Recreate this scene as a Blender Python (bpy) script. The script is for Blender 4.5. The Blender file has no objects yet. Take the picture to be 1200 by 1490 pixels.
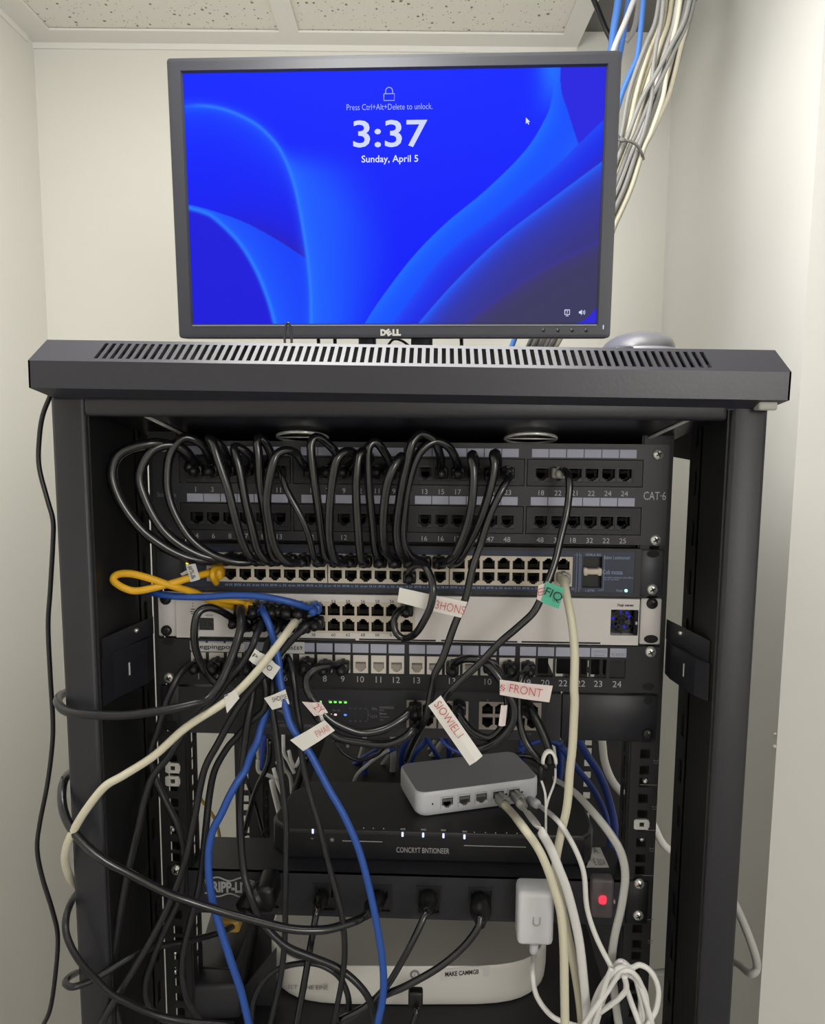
import bpy, bmesh, math, random
import numpy as np
from mathutils import Vector, Matrix
random.seed(4)
SC = bpy.context.scene
COL = SC.collection
# ------------------------------------------------------------------ camera
H = 1.62                                   # camera height above the floor; scene heights below are relative to it
F = 1150.0                                 # focal length in pixels of a 1200 x 1490 frame
CP = np.array([.0322, -.7406, 0.0]); YAW, PIT, ROL = .0368, .1225, .0069
_cy, _sy, _cp, _sp, _cr, _sr = math.cos(YAW), math.sin(YAW), math.cos(PIT), math.sin(PIT), math.cos(ROL), math.sin(ROL)
FW = np.array([-_sy*_cp, _cy*_cp, -_sp]); _rt = np.array([_cy, _sy, 0]); _up = np.cross(_rt, FW)
RT = _cr*_rt + _sr*_up; UP = -_sr*_rt + _cr*_up
cam = bpy.data.objects.new('camera', bpy.data.cameras.new('camera'))
COL.objects.link(cam); SC.camera = cam
m3 = Matrix((RT, UP, -FW)).transposed()
cam.matrix_world = Matrix.Translation((CP[0], CP[1], CP[2] + H)) @ m3.to_4x4()
cam.data.sensor_fit = 'HORIZONTAL'; cam.data.sensor_width = 36.0; cam.data.lens = F/1200*36
cam.data.clip_start = .01
# ------------------------------------------------------------------ world, lights, exposure
w = bpy.data.worlds.new('world'); SC.world = w; w.use_nodes = True
w.node_tree.nodes['Background'].inputs[0].default_value = (1, .985, .95, 1)
w.node_tree.nodes['Background'].inputs[1].default_value = .35
def area(name, loc, sx, sy, power, col=(1, .97, .9), rot=(0, 0, 0)):
    l = bpy.data.lights.new(name, 'AREA'); l.shape = 'RECTANGLE'; l.size = sx; l.size_y = sy
    l.energy = power; l.color = col
    o = bpy.data.objects.new(name, l); COL.objects.link(o); o.location = loc; o.rotation_euler = rot
    return o
area('ceiling_lamp', (-.05, .06, H + .70), .6, .5, 8, (1, .985, .96))
def fill_light(name, loc, power, r, col=(1, .99, .97)):
    l = bpy.data.lights.new(name, 'POINT'); l.energy = power; l.shadow_soft_size = r; l.color = col
    o = bpy.data.objects.new(name, l); COL.objects.link(o); o.location = loc; return o
fill_light('ceiling_fill', (-.1, -.12, H + .44), 9.5, .12)  # added unseen point light, brightens the ceiling and upper walls
fill_light('room_fill', (1.05, -2.45, H + .4), 43, .38, (1, .995, .99))  # added unseen fill from the room side, for rack front and left wall
SC.view_settings.view_transform = 'Standard'; SC.view_settings.look = 'None'
SC.view_settings.gamma = 1; SC.view_settings.use_curve_mapping = False
SC.view_settings.exposure = 0.0
# ------------------------------------------------------------------ helpers
def at(px, py, Y):
    """point of the plane y = Y seen at a pixel of the photograph"""
    d = FW + RT*(px-600)/F - UP*(py-745)/F
    return CP + (Y-CP[1])/d[1]*d
def atz(px, py, z):
    d = FW + RT*(px-600)/F - UP*(py-745)/F
    return CP + (z-CP[2])/d[2]*d
def X(px, py, Y=0): return float(at(px, py, Y)[0])
def Z(px, py, Y=0): return float(at(px, py, Y)[2])
def mm(px, Y=0, z=-.2):                    # metres of one pixel at a depth
    D = (np.array([0, Y, z]) - CP) @ FW
    return px*D/F
def lin(c):
    return tuple((v/255/12.92 if v/255 <= .04045 else ((v/255+.055)/1.055)**2.4) for v in c)
def mat(name, rgb, rough=.5, metal=0, emit=0, noise=0, nscale=200, bump=0, spec=.5, alpha=1, trans=0, coat=0):
    m = bpy.data.materials.new(name); m.use_nodes = True
    nt = m.node_tree; b = nt.nodes['Principled BSDF']; c = lin(rgb)
    b.inputs['Base Color'].default_value = (*c, 1); b.inputs['Roughness'].default_value = rough
    b.inputs['Metallic'].default_value = metal; b.inputs['Specular IOR Level'].default_value = spec
    if coat: b.inputs['Coat Weight'].default_value = coat
    if trans: b.inputs['Transmission Weight'].default_value = trans
    if alpha < 1: b.inputs['Alpha'].default_value = alpha
    if emit:
        b.inputs['Emission Color'].default_value = (*c, 1); b.inputs['Emission Strength'].default_value = emit
    if noise or bump:
        tc = nt.nodes.new('ShaderNodeTexCoord'); n = nt.nodes.new('ShaderNodeTexNoise')
        n.inputs['Scale'].default_value = nscale; n.inputs['Detail'].default_value = 3
        nt.links.new(tc.outputs['Object'], n.inputs['Vector'])
        if noise:
            r = nt.nodes.new('ShaderNodeMixRGB'); r.blend_type = 'MULTIPLY'; r.inputs[0].default_value = noise
            r.inputs[1].default_value = (*c, 1)
            g = nt.nodes.new('ShaderNodeMapRange'); g.inputs[3].default_value = .5; g.inputs[4].default_value = 1.3
            nt.links.new(n.outputs[0], g.inputs[0]); nt.links.new(g.outputs[0], r.inputs[2]); nt.links.new(r.outputs[0], b.inputs['Base Color'])
        if bump:
            bm = nt.nodes.new('ShaderNodeBump'); bm.inputs['Strength'].default_value = bump; bm.inputs['Distance'].default_value = .001
            nt.links.new(n.outputs[0], bm.inputs['Height']); nt.links.new(bm.outputs[0], b.inputs['Normal'])
    return m
M = {}
def defm(k, *a, **kw): M[k] = mat(k, *a, **kw)
defm('wall', (232, 230, 222), .75, noise=.05, nscale=3, bump=.25)
defm('wall_fine', (226, 225, 220), .7, noise=.04, nscale=4, bump=.3)
defm('floor', (150, 149, 150), .5, noise=.3, nscale=8)
defm('grid_white', (238, 236, 230), .5)
defm('duct', (120, 118, 116), .6, noise=.2, nscale=6)
defm('dark_void', (40, 38, 38), .9)
defm('rack', (31, 31, 38), .42, noise=.15, nscale=400, bump=.12)
defm('cover', (50, 50, 58), .33, noise=.08, nscale=300, bump=.08)
defm('rack_in', (11, 11, 14), .6, noise=.2, nscale=300)  # darker than the rack paint; on the post returns it carries their shade
defm('baffle', (26, 26, 32), .3)
defm('rail', (18, 18, 21), .5, noise=.2, nscale=500)
defm('panel', (36, 36, 42), .45, noise=.1, nscale=500, bump=.05)
defm('panel_dk', (22, 22, 26), .5)
defm('gap', (10, 10, 12), .8)
defm('ear', (60, 60, 66), .45)
defm('blue_face', (42, 49, 70), .42)
defm('white_metal', (214, 209, 208), .38, noise=.04, nscale=300)
defm('beige', (202, 192, 176), .45)
defm('port_dark', (14, 14, 15), .5)
defm('port_black', (30, 30, 32), .45)
defm('jack_dk', (92, 90, 94), .45)
defm('gold', (70, 64, 54), .4, metal=.3)
defm('strip', (168, 170, 188), .6)
defm('strip_wh', (206, 204, 202), .6)
defm('jack', (214, 208, 200), .45)
defm('jack_in', (158, 149, 142), .5)
defm('silver', (226, 225, 222), .24, metal=.75)
defm('screw_blk', (36, 36, 38), .3, metal=.3)
defm('print_w', (176, 176, 182), .6)
defm('print_g', (128, 128, 134), .6)
defm('print_k', (26, 26, 28), .6)
defm('print_r', (196, 40, 52), .6)
defm('print_b', (150, 166, 200), .6)
defm('line_k', (16, 16, 18), .6)
defm('cab_black', (22, 22, 26), .2, noise=.1, nscale=200, spec=.8)
defm('cab_soft', (30, 30, 34), .32, noise=.15, nscale=150)
defm('plug_black', (15, 15, 17), .4)
defm('cab_yellow', (226, 172, 28), .42)
defm('cab_blue', (40, 82, 165), .4)
defm('cab_blue_dk', (34, 62, 140), .45)
defm('cab_blue_lt', (84, 140, 226), .45)
defm('cab_white', (226, 224, 222), .42)
defm('cab_cream', (214, 208, 186), .42)
defm('cab_gray', (178, 177, 174), .45)
defm('bun_gray', (140, 140, 138), .45)
defm('chrome', (236, 236, 232), .16, metal=.55)
defm('cab_tan', (160, 126, 52), .45)
defm('plug_clear', (196, 196, 190), .2, trans=.35)
defm('paper', (236, 233, 228), .65)
defm('paper_pink', (238, 224, 222), .65)
defm('paper_green', (92, 190, 160), .6)
defm('bezel', (42, 43, 49), .4, noise=.06, nscale=500, bump=.05)
defm('bezel_edge', (120, 122, 126), .3)
defm('logo', (206, 204, 200), .3, metal=.7)
defm('black_gloss', (18, 18, 21), .25)
defm('switch_top', (30, 30, 33), .5, noise=.1, nscale=300)
defm('switch_face', (22, 22, 26), .38)
defm('mini_white', (222, 222, 228), .35)
defm('mini_top', (150, 151, 158), .42)
defm('router_white', (214, 211, 206), .35)
defm('router_top', (178, 175, 170), .4)
defm('mouse_top', (104, 104, 108), .34)
defm('mouse_side', (138, 138, 146), .35)
defm('mouse_dk', (50, 50, 56), .4)
defm('rubber', (176, 176, 168), .5)
defm('led_box', (176, 172, 178), .3, trans=.8)
defm('led_core', (70, 64, 70), .5)
defm('tie', (116, 114, 112), .4)
defm('uline', (178, 176, 178), .5)
defm('paper_k', (10, 10, 12), .6)
def glow(k, rgb, s):
    M[k] = mat(k, rgb, .4, emit=s, spec=.1); M[k].node_tree.nodes['Principled BSDF'].inputs['Base Color'].default_value = (.01, .01, .01, 1)
glow('led_green', (120, 240, 90), 1.3); glow('led_white', (200, 206, 255), 1.5); glow('led_blue', (80, 120, 255), 1.6)
glow('led_red', (255, 34, 64), 3.2); glow('led_amber', (250, 220, 60), 1.2); glow('led_cyan', (190, 255, 235), 1.3)
glow('led_pink', (255, 200, 205), 1.1); glow('scr_txt', (196, 204, 255), 1.0); glow('scr_txt2', (214, 222, 255), 1.0); glow('scr_txt3', (150, 166, 252), 1.0); glow('fan_blue', (44, 42, 190), .9)

WL = {}                                     # world position of every object's origin
class MB:
    def __init__(s): s.v = []; s.f = []; s.m = []; s.s = []
    def add(s, vs, fs, mi=0, sm=False):
        o = len(s.v); s.v += [tuple(map(float, p)) for p in vs]
        for q in fs: s.f.append([i+o for i in q]); s.m.append(mi); s.s.append(sm)
        return s
    def box(s, x0, x1, y0, y1, z0, z1, mi=0):
        vs = [(x, y, z) for x in (x0, x1) for y in (y0, y1) for z in (z0, z1)]
        return s.add(vs, [(0, 1, 3, 2), (4, 6, 7, 5), (0, 4, 5, 1), (2, 3, 7, 6), (0, 2, 6, 4), (1, 5, 7, 3)], mi)
    def rbox(s, x0, x1, y0, y1, z0, z1, r, seg=2, mi=0):
        bm = bmesh.new(); bmesh.ops.create_cube(bm, size=1)
        for v in bm.verts: v.co = ((x0+x1)/2+v.co.x*(x1-x0), (y0+y1)/2+v.co.y*(y1-y0), (z0+z1)/2+v.co.z*(z1-z0))
        r = min(r, .49*min(x1-x0, y1-y0, z1-z0))
        bmesh.ops.bevel(bm, geom=bm.edges[:], offset=r, segments=seg, profile=.5, affect='EDGES')
        return s.from_bm(bm, mi, True)
    def from_bm(s, bm, mi=0, sm=False):
        bm.verts.index_update(); s.add([v.co for v in bm.verts], [[v.index for v in f.verts] for f in bm.faces], mi, sm); bm.free(); return s
    def tube(s, pts, r, seg=8, mi=0, flat=None, cap=True):
        P = [np.array(p, float) for p in pts]; n = len(P); vs = []; N = None
        for i in range(n):
            t = P[min(i+1, n-1)] - P[max(i-1, 0)]; t /= (np.linalg.norm(t) + 1e-12)
            if N is None:
                a = np.array([0, 1, 0]) if abs(t[1]) < .9 else np.array([0, 0, 1]); N = a - t*(a @ t)
            else: N = N - t*(N @ t)
            if flat is not None: N = np.array([0, 1, 0.0]) - t*t[1]
            N /= (np.linalg.norm(N) + 1e-12); B = np.cross(t, N)
            ri = r[i] if hasattr(r, '__len__') else r
            fl = 1 if flat is None else flat
            for k in range(seg):
                a = 2*math.pi*k/seg; vs.append(P[i] + ri*(fl*math.cos(a)*N + math.sin(a)*B))
        fs = [(i*seg+k, i*seg+(k+1) % seg, (i+1)*seg+(k+1) % seg, (i+1)*seg+k) for i in range(n-1) for k in range(seg)]
        if cap: fs += [tuple(range(seg))[::-1], tuple((n-1)*seg+k for k in range(seg))]
        return s.add(vs, fs, mi, True)
    def cyl(s, c, ax, r, h, seg=16, mi=0, r2=None):
        c = np.array(c, float); ax = np.array(ax, float); ax /= np.linalg.norm(ax)
        return s.tube([c, c+ax*h*.5, c+ax*h], [r, (r+(r2 or r))/2, r2 or r], seg, mi)
    def prism(s, poly, y0, y1, mi=0):        # polygon in x,z extruded along y
        n = len(poly); vs = [(x, y0, z) for x, z in poly] + [(x, y1, z) for x, z in poly]
        return s.add(vs, [tuple(range(n)), tuple(range(2*n-1, n-1, -1))] + [(i, i+n, (i+1) % n+n, (i+1) % n) for i in range(n)], mi)
    def plate(s, x0, x1, z0, z1, holes, y, depth, mi=0, back=False):
        """front plate at y with rectangular holes cut right through; walls go back by depth"""
        xs = sorted({x0, x1, *[h[0] for h in holes], *[h[1] for h in holes]}); xs = [x for x in xs if x0 <= x <= x1]
        zs = sorted({z0, z1, *[h[2] for h in holes], *[h[3] for h in holes]}); zs = [q for q in zs if z0 <= q <= z1]
        nx, nz = len(xs)-1, len(zs)-1
        sol = [[not any(h[0] < (xs[i]+xs[i+1])/2 < h[1] and h[2] < (zs[j]+zs[j+1])/2 < h[3] for h in holes) for j in range(nz)] for i in range(nx)]
        S = lambda i, j: 0 <= i < nx and 0 <= j < nz and sol[i][j]
        for i in range(nx):
            for j in range(nz):
                if not sol[i][j]: continue
                a, b, c, d = xs[i], xs[i+1], zs[j], zs[j+1]; yb = y+depth
                s.add([(a, y, c), (b, y, c), (b, y, d), (a, y, d)], [(0, 1, 2, 3)], mi)
                if back: s.add([(a, yb, c), (b, yb, c), (b, yb, d), (a, yb, d)], [(3, 2, 1, 0)], mi)
                for (p, q, ok) in (((a, c), (a, d), S(i-1, j)), ((b, d), (b, c), S(i+1, j)), ((b, c), (a, c), S(i, j-1)), ((a, d), (b, d), S(i, j+1))):
                    if not ok: s.add([(p[0], y, p[1]), (q[0], y, q[1]), (q[0], yb, q[1]), (p[0], yb, p[1])], [(0, 1, 2, 3)], mi)
        return s
    def oval(s, x, z, y, rx, rz, mi=0, seg=14):
        return s.add([(x+rx*math.cos(2*math.pi*k/seg), y, z+rz*math.sin(2*math.pi*k/seg)) for k in range(seg)], [tuple(range(seg))], mi)
    def text(s, t, c, h, wid=None, mi=0, xd=(1, 0, 0), zd=(0, 0, 1), bold=0, al='C'):
        vs, fs = glyphs(t, bold)
        if not vs: return s
        xs = [v[0] for v in vs]; zs = [v[1] for v in vs]; x0, x1, z0, z1 = min(xs), max(xs), min(zs), max(zs)
        kz = h/(z1-z0); kx = wid/(x1-x0) if wid else h/ .7 * 1.0
        if not wid: kx = kz
        ox = {'C': (x0+x1)/2, 'L': x0, 'R': x1}[al]; oz = (z0+z1)/2
        c = np.array(c, float); xd = np.array(xd, float); zd = np.array(zd, float)
        return s.add([c + xd*(v[0]-ox)*kx + zd*(v[1]-oz)*kz for v in vs], fs, mi)
    def xf(s, mtx):
        s.v = [tuple(mtx @ Vector(p)) for p in s.v]; return s
    def mesh(s, name, mats, org=(0, 0, 0)):
        me = bpy.data.meshes.new(name)
        me.from_pydata([(p[0]-org[0], p[1]-org[1], p[2]-org[2]) for p in s.v], [], s.f)
        for q in (mats if isinstance(mats, (list, tuple)) else [mats]): me.materials.append(M[q] if isinstance(q, str) else q)
        me.polygons.foreach_set('material_index', s.m); me.polygons.foreach_set('use_smooth', s.s)
        me.validate(); me.update(); return me
    def build(s, name, mats, parent=None, org=None, fix=True):
        if parent is not None: o = WL[parent.name]
        else: o = org if org is not None else base_of(s.v)
        me = s.mesh(name, mats, o)
        if fix:
            bm = bmesh.new(); bm.from_mesh(me); bmesh.ops.recalc_face_normals(bm, faces=bm.faces[:]) if fix == 'n' else None; bm.to_mesh(me); bm.free()
        ob = bpy.data.objects.new(name, me); COL.objects.link(ob); WL[ob.name] = tuple(o)
        if parent is not None: ob.parent = parent
        else: ob.location = o
        return ob
def base_of(vs):
    a = np.array(vs); return ((a[:, 0].min()+a[:, 0].max())/2, (a[:, 1].min()+a[:, 1].max())/2, a[:, 2].min())
_gc = {}
def glyphs(t, bold=0):
    if (t, bold) in _gc: return _gc[(t, bold)]
    cu = bpy.data.curves.new('t', 'FONT'); cu.body = t; cu.resolution_u = 3; cu.offset = bold
    ob = bpy.data.objects.new('t', cu); COL.objects.link(ob)
    me = bpy.data.meshes.new_from_object(ob.evaluated_get(bpy.context.evaluated_depsgraph_get()))
    r = ([(v.co.x, v.co.y) for v in me.vertices], [list(p.vertices) for p in me.polygons])
    bpy.data.objects.remove(ob); bpy.data.curves.remove(cu); bpy.data.meshes.remove(me)
    _gc[(t, bold)] = r; return r
def props(o, label, cat, group=None, kind=None):
    if label: o['label'] = label
    if cat: o['category'] = cat
    if group: o['group'] = group
    if kind: o['kind'] = kind
    return o
def thing(name, label, cat, base, group=None):
    o = bpy.data.objects.new(name, None); COL.objects.link(o); o.empty_display_size = .02
    o.location = base; WL[o.name] = tuple(base); return props(o, label, cat, group)
def struct(name, mb, m, parent=None):
    o = mb.build(name, m, parent)
    if parent is None: o['kind'] = 'structure'
    return o
def inst(name, me, parent, loc, rot=None):
    o = bpy.data.objects.new(name, me); COL.objects.link(o); o.parent = parent
    b = WL[parent.name]; o.location = (loc[0]-b[0], loc[1]-b[1], loc[2]-b[2])
    if rot: o.rotation_euler = rot
    WL[o.name] = tuple(loc); return o
def spline(P, n=7):
    P = [np.array(p, float) for p in P]
    if len(P) < 3: return [P[0] + (P[-1]-P[0])*k/4 for k in range(5)]
    Q = [2*P[0]-P[1]] + P + [2*P[-1]-P[-2]]; out = []
    for i in range(1, len(Q)-2):
        p0, p1, p2, p3 = Q[i-1:i+3]
        for k in range(n):
            t = k/n; out.append(.5*((2*p1) + (p2-p0)*t + (2*p0-5*p1+4*p2-p3)*t*t + (3*p1-p0-3*p2+p3)*t**3))
    out.append(P[-1]); return out
def pix(pts): return [at(*p) for p in pts]
def ydef(pts, y0, y1=None):                 # attach depths to 2-D pixel tracks: constant, or running from y0 to y1
    y1 = y0 if y1 is None else y1; n = max(1, len(pts)-1)
    return [(p[0], p[1], p[2] if len(p) > 2 else y0+(y1-y0)*i/n) for i, p in enumerate(pts)]
def cable(name, label, pts, wpx, m, y=None, group=None, cat='cable', seg=8, n=6, flat=None, plug=None):
    P = spline(pix(ydef(pts, *(y if isinstance(y, tuple) else (y, y)))), n)
    zc = sum(p[2] for p in P)/len(P); yc = sum(p[1] for p in P)/len(P)
    o = MB().tube(P, mm(wpx, yc, zc)/2, seg, flat=flat).build(name, m, None, org=tuple(P[0]))
    return props(o, label, cat, group)

# shared small meshes -------------------------------------------------------
def screw_mesh(name, m):
    b = MB(); r = .0053
    prof = [(r*1.02, 0), (r, -.0012), (r*.82, -.0024), (r*.5, -.0031), (r*.12, -.0033)]; vs = []; seg = 14
    for q, y in prof: vs += [(q*math.cos(2*math.pi*k/seg), y, q*math.sin(2*math.pi*k/seg)) for k in range(seg)]
    fs = [(i*seg+k, (i+1)*seg+k, (i+1)*seg+(k+1) % seg, i*seg+(k+1) % seg) for i in range(4) for k in range(seg)] + [tuple(4*seg+k for k in range(seg))]
    b.add(vs, fs, 0, True)
    for a in (.5, .5+math.pi/2):
        c, s = math.cos(a)*.0026, math.sin(a)*.0026; p, q = -math.sin(a)*.0006, math.cos(a)*.0006
        b.add([(-c-p, -.00345, -s-q), (c-p, -.00345, s-q), (c+p, -.00345, s+q), (-c+p, -.00345, -s+q)], [(0, 1, 2, 3)], 1)
    return b.mesh(name, [m, 'gap'])
SCREW_S = screw_mesh('screw', 'silver'); SCREW_K = screw_mesh('screw_black', 'screw_blk')
def port_mesh(name, wid, hgt, frame, inner, up=True, opening=.82, contact='gold', depth=.008):
    b = MB(); a = wid*opening/2; s = 1 if up else -1       # up: latch notch points up
    def hz(p, q): return (min(p*s, q*s), max(p*s, q*s))
    h = hgt/2; hl = [(-a, a, *hz(-h*.84, h*.46)), (-a*.64, a*.64, *hz(-h*.84, h*.68)), (-a*.36, a*.36, *hz(-h*.84, h*.88))]
    b.plate(-wid/2, wid/2, -h, h, hl, 0, .0012, 0)
    for q in hl: b.plate(q[0], q[1], q[2], q[3], [], depth, .0001, 1)
    z0, z1 = hz(-h*.84, h*.88)
    b.add([(-a, .0006, z0), (-a, depth, z0), (-a, depth, z1), (-a, .0006, z1)], [(0, 1, 2, 3)], 1)
    b.add([(a, .0006, z0), (a, depth, z0), (a, depth, z1), (a, .0006, z1)], [(0, 1, 2, 3)], 1)
    for zz in (z0, z1): b.add([(-a, .0012, zz), (a, .0012, zz), (a, depth, zz), (-a, depth, zz)], [(0, 1, 2, 3)], 1)
    for k in range(8):
        x = -a*.72 + a*1.44*k/7; zc = -h*.62*s
        b.add([(x-a*.045, depth*.38, zc), (x+a*.045, depth*.38, zc), (x+a*.045, depth*.8, zc+s*h*.5), (x-a*.045, depth*.8, zc+s*h*.5)], [(0, 1, 2, 3)], 2)
    return b.mesh(name, [frame, inner, contact])
def plug_mesh(name, m, l=.016, wd=.0118, hh=.0092, sleeve=True):
    b = MB(); b.rbox(-wd/2, wd/2, -l*.62, .004, -hh/2, hh/2, .0012, 1)
    if sleeve: b.tube([(0, -l*.55, 0), (0, -l*.8, 0), (0, -l*1.25, 0)], [hh*.47, hh*.44, hh*.36], 10)
    b.box(-.0016, .0016, -l*.6, .003, hh/2, hh/2+.0014)
    return b.mesh(name, [m])
PLUG_K = plug_mesh('plug', 'plug_black', .0165, .0122, .0104); PLUG_G = plug_mesh('plug_clear', 'plug_clear')

# ================================================================== ROOM
RA = math.radians(2.4); RO = np.array([-.787, .9])
def rm(u, wd, z): return (RO[0]+u*math.cos(RA)+wd*math.sin(RA), RO[1]+u*math.sin(RA)-wd*math.cos(RA), z)
def rbx(mb, u0, u1, w0, w1, z0, z1, mi=0):
    vs = [rm(u, q, z) for u in (u0, u1) for q in (w0, w1) for z in (z0, z1)]
    return mb.add(vs, [(0, 1, 3, 2), (4, 6, 7, 5), (0, 4, 5, 1), (2, 3, 7, 6), (0, 2, 6, 4), (1, 5, 7, 3)], mi)
def inv(p): d = np.array(p[:2])-RO; return d[0]*math.cos(RA)+d[1]*math.sin(RA), d[0]*math.sin(RA)-d[1]*math.cos(RA)
ZC = .7276; FLR = -H; UW = inv(at(972, 300, .945))[0]           # ceiling height, room width behind the rack
WE = .606; UR = 2.4                                             # the right wall ends WE in front of the back wall
struct('floor', rbx(MB(), -.2, UR+.2, -.2, 4.2, FLR-.05, FLR), 'floor')
struct('wall_back', rbx(MB(), -.12, UW+.12, -.12, 0, FLR, ZC+.5), 'wall')
struct('wall_left', rbx(MB(), -.12, 0, 0, 4.2, FLR, ZC+.02), 'wall')
wr = rbx(MB(), UW, UW+.12, 0, WE, FLR, ZC+.5)
struct('wall_right', wr, 'wall_fine')
struct('wall_front', rbx(MB(), UW+.12, UR, WE-.12, WE, FLR, ZC+.02), 'wall')
struct('wall_far_right', rbx(MB(), UR, UR+.1, WE, 4.2, FLR, ZC+.02), 'wall')
struct('wall_behind', rbx(MB(), -.12, UR+.1, 4.2, 4.3, FLR, ZC+.02), 'wall')
# ceiling: deck above, T-bars and tiles
def tile_mat():
    m = mat('ceiling_tile', (224, 220, 208), .85); nt = m.node_tree; b = nt.nodes['Principled BSDF']
    tc = nt.nodes.new('ShaderNodeTexCoord')
    def layer(sc, thr, seed):
        mp = nt.nodes.new('ShaderNodeMapping'); mp.inputs['Location'].default_value = (seed, seed*.7, 0); mp.inputs['Scale'].default_value = (sc, sc*.75, sc)
        v = nt.nodes.new('ShaderNodeTexVoronoi'); v.inputs['Scale'].default_value = 1
        nz = nt.nodes.new('ShaderNodeTexNoise'); nz.inputs['Scale'].default_value = sc*1.4
        nt.links.new(tc.outputs['Object'], nz.inputs['Vector'])
        ad = nt.nodes.new('ShaderNodeMixRGB'); ad.inputs[0].default_value = .25
        nt.links.new(tc.outputs['Object'], mp.inputs['Vector']); nt.links.new(mp.outputs[0], ad.inputs[1]); nt.links.new(nz.outputs[1], ad.inputs[2])
        nt.links.new(ad.outputs[0], v.inputs['Vector'])
        t = nt.nodes.new('ShaderNodeMapRange'); t.inputs[1].default_value = thr; t.inputs[2].default_value = thr+.05
        # size varies cell by cell: compare the distance with the cell's random colour
        sp = nt.nodes.new('ShaderNodeSeparateColor'); nt.links.new(v.outputs['Color'], sp.inputs[0])
        k = nt.nodes.new('ShaderNodeMath'); k.operation = 'MULTIPLY'; k.inputs[1].default_value = .16; nt.links.new(sp.outputs[0], k.inputs[0])
        d = nt.nodes.new('ShaderNodeMath'); d.operation = 'ADD'; nt.links.new(v.outputs['Distance'], d.inputs[0])
        iv = nt.nodes.new('ShaderNodeMath'); iv.operation = 'SUBTRACT'; iv.inputs[0].default_value = .1; nt.links.new(k.outputs[0], iv.inputs[1]); nt.links.new(iv.outputs[0], d.inputs[1])
        nt.links.new(d.outputs[0], t.inputs[0]); return t
    a, c = layer(95, .13, 3), layer(210, .1, 9)
    mu = nt.nodes.new('ShaderNodeMath'); mu.operation = 'MULTIPLY'; nt.links.new(a.outputs[0], mu.inputs[0]); nt.links.new(c.outputs[0], mu.inputs[1])
    mx = nt.nodes.new('ShaderNodeMixRGB'); mx.inputs[1].default_value = (*lin((140, 132, 118)), 1); mx.inputs[2].default_value = (*lin((238, 235, 226)), 1)
    nt.links.new(mu.outputs[0], mx.inputs[0]); nt.links.new(mx.outputs[0], b.inputs['Base Color'])
    bp = nt.nodes.new('ShaderNodeBump'); bp.inputs['Distance'].default_value = .002; bp.inputs['Strength'].default_value = .5
    nt.links.new(mu.outputs[0], bp.inputs['Height']); nt.links.new(bp.outputs[0], b.inputs['Normal']); return m
TM = tile_mat()
ceil = struct('ceiling', rbx(MB(), -.12, UR+.1, -.12, 4.3, ZC+.5, ZC+.55), 'dark_void')
t1 = inv(atz(420, 45, ZC))[0]; t2 = inv(atz(836, 45, ZC))[0]; tw = .0185
cols = [0, t1, t2, UW+.02, t2+.61, t2+1.22, UR]; rows = [0, .61, 1.22, 1.83, 2.44, 3.05, 3.66, 4.2]
for i in range(len(cols)-1):
    for j in range(len(rows)-1):
        if j == 0 and i >= 2: continue                          # lifted out: cables pass here
        tl = rbx(MB(), cols[i]+.012, cols[i+1]-.012, rows[j]+.012, rows[j+1]-.012, ZC+.004, ZC+.02).build('ceiling_tile', TM, ceil)
for i, u in enumerate(cols[1:-1]):
    if i == 2: continue
    tb = rbx(MB(), u-tw, u+tw, .02, 4.2, ZC-.001, ZC+.003); rbx(tb, u-.004, u+.004, .02, 4.2, ZC+.003, ZC+.035); tb.build('ceiling_bar', 'grid_white', ceil)
for wd in rows[1:-1]:
    tb = rbx(MB(), 0, UR, wd-tw, wd+tw, ZC-.0015, ZC+.0025); tb.build('ceiling_bar', 'grid_white', ceil)
a = rbx(MB(), 0, t2+tw, 0, .055, ZC-.001, ZC+.003); rbx(a, 0, t2+tw, 0, .004, ZC-.012, ZC+.03); struct('trim_1', a, 'grid_white')
a = rbx(MB(), 0, .055, .055, 4.2, ZC-.001, ZC+.003); rbx(a, 0, .004, .03, 4.2, ZC-.012, ZC+.03); struct('trim_2', a, 'grid_white')
a = rbx(MB(), t2+tw, UW, .0, .25, ZC+.03, ZC+.12); a.build('duct', 'duct', ceil)
def wmark(pts, r, parent, m):
    return MB().tube(spline(pts, 4), r, 5).build('scuff', m, parent)
# screw holes and a plaster blob on the right wall
# ================================================================== RACK
rack = thing('server_rack', 'black open server rack with a slotted top cover, holding the network gear', 'rack', (0, .2, FLR))
ZT, ZB = .034, FLR
CT = .0105                                                       # the loose cover sits slightly lower on the right
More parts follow.
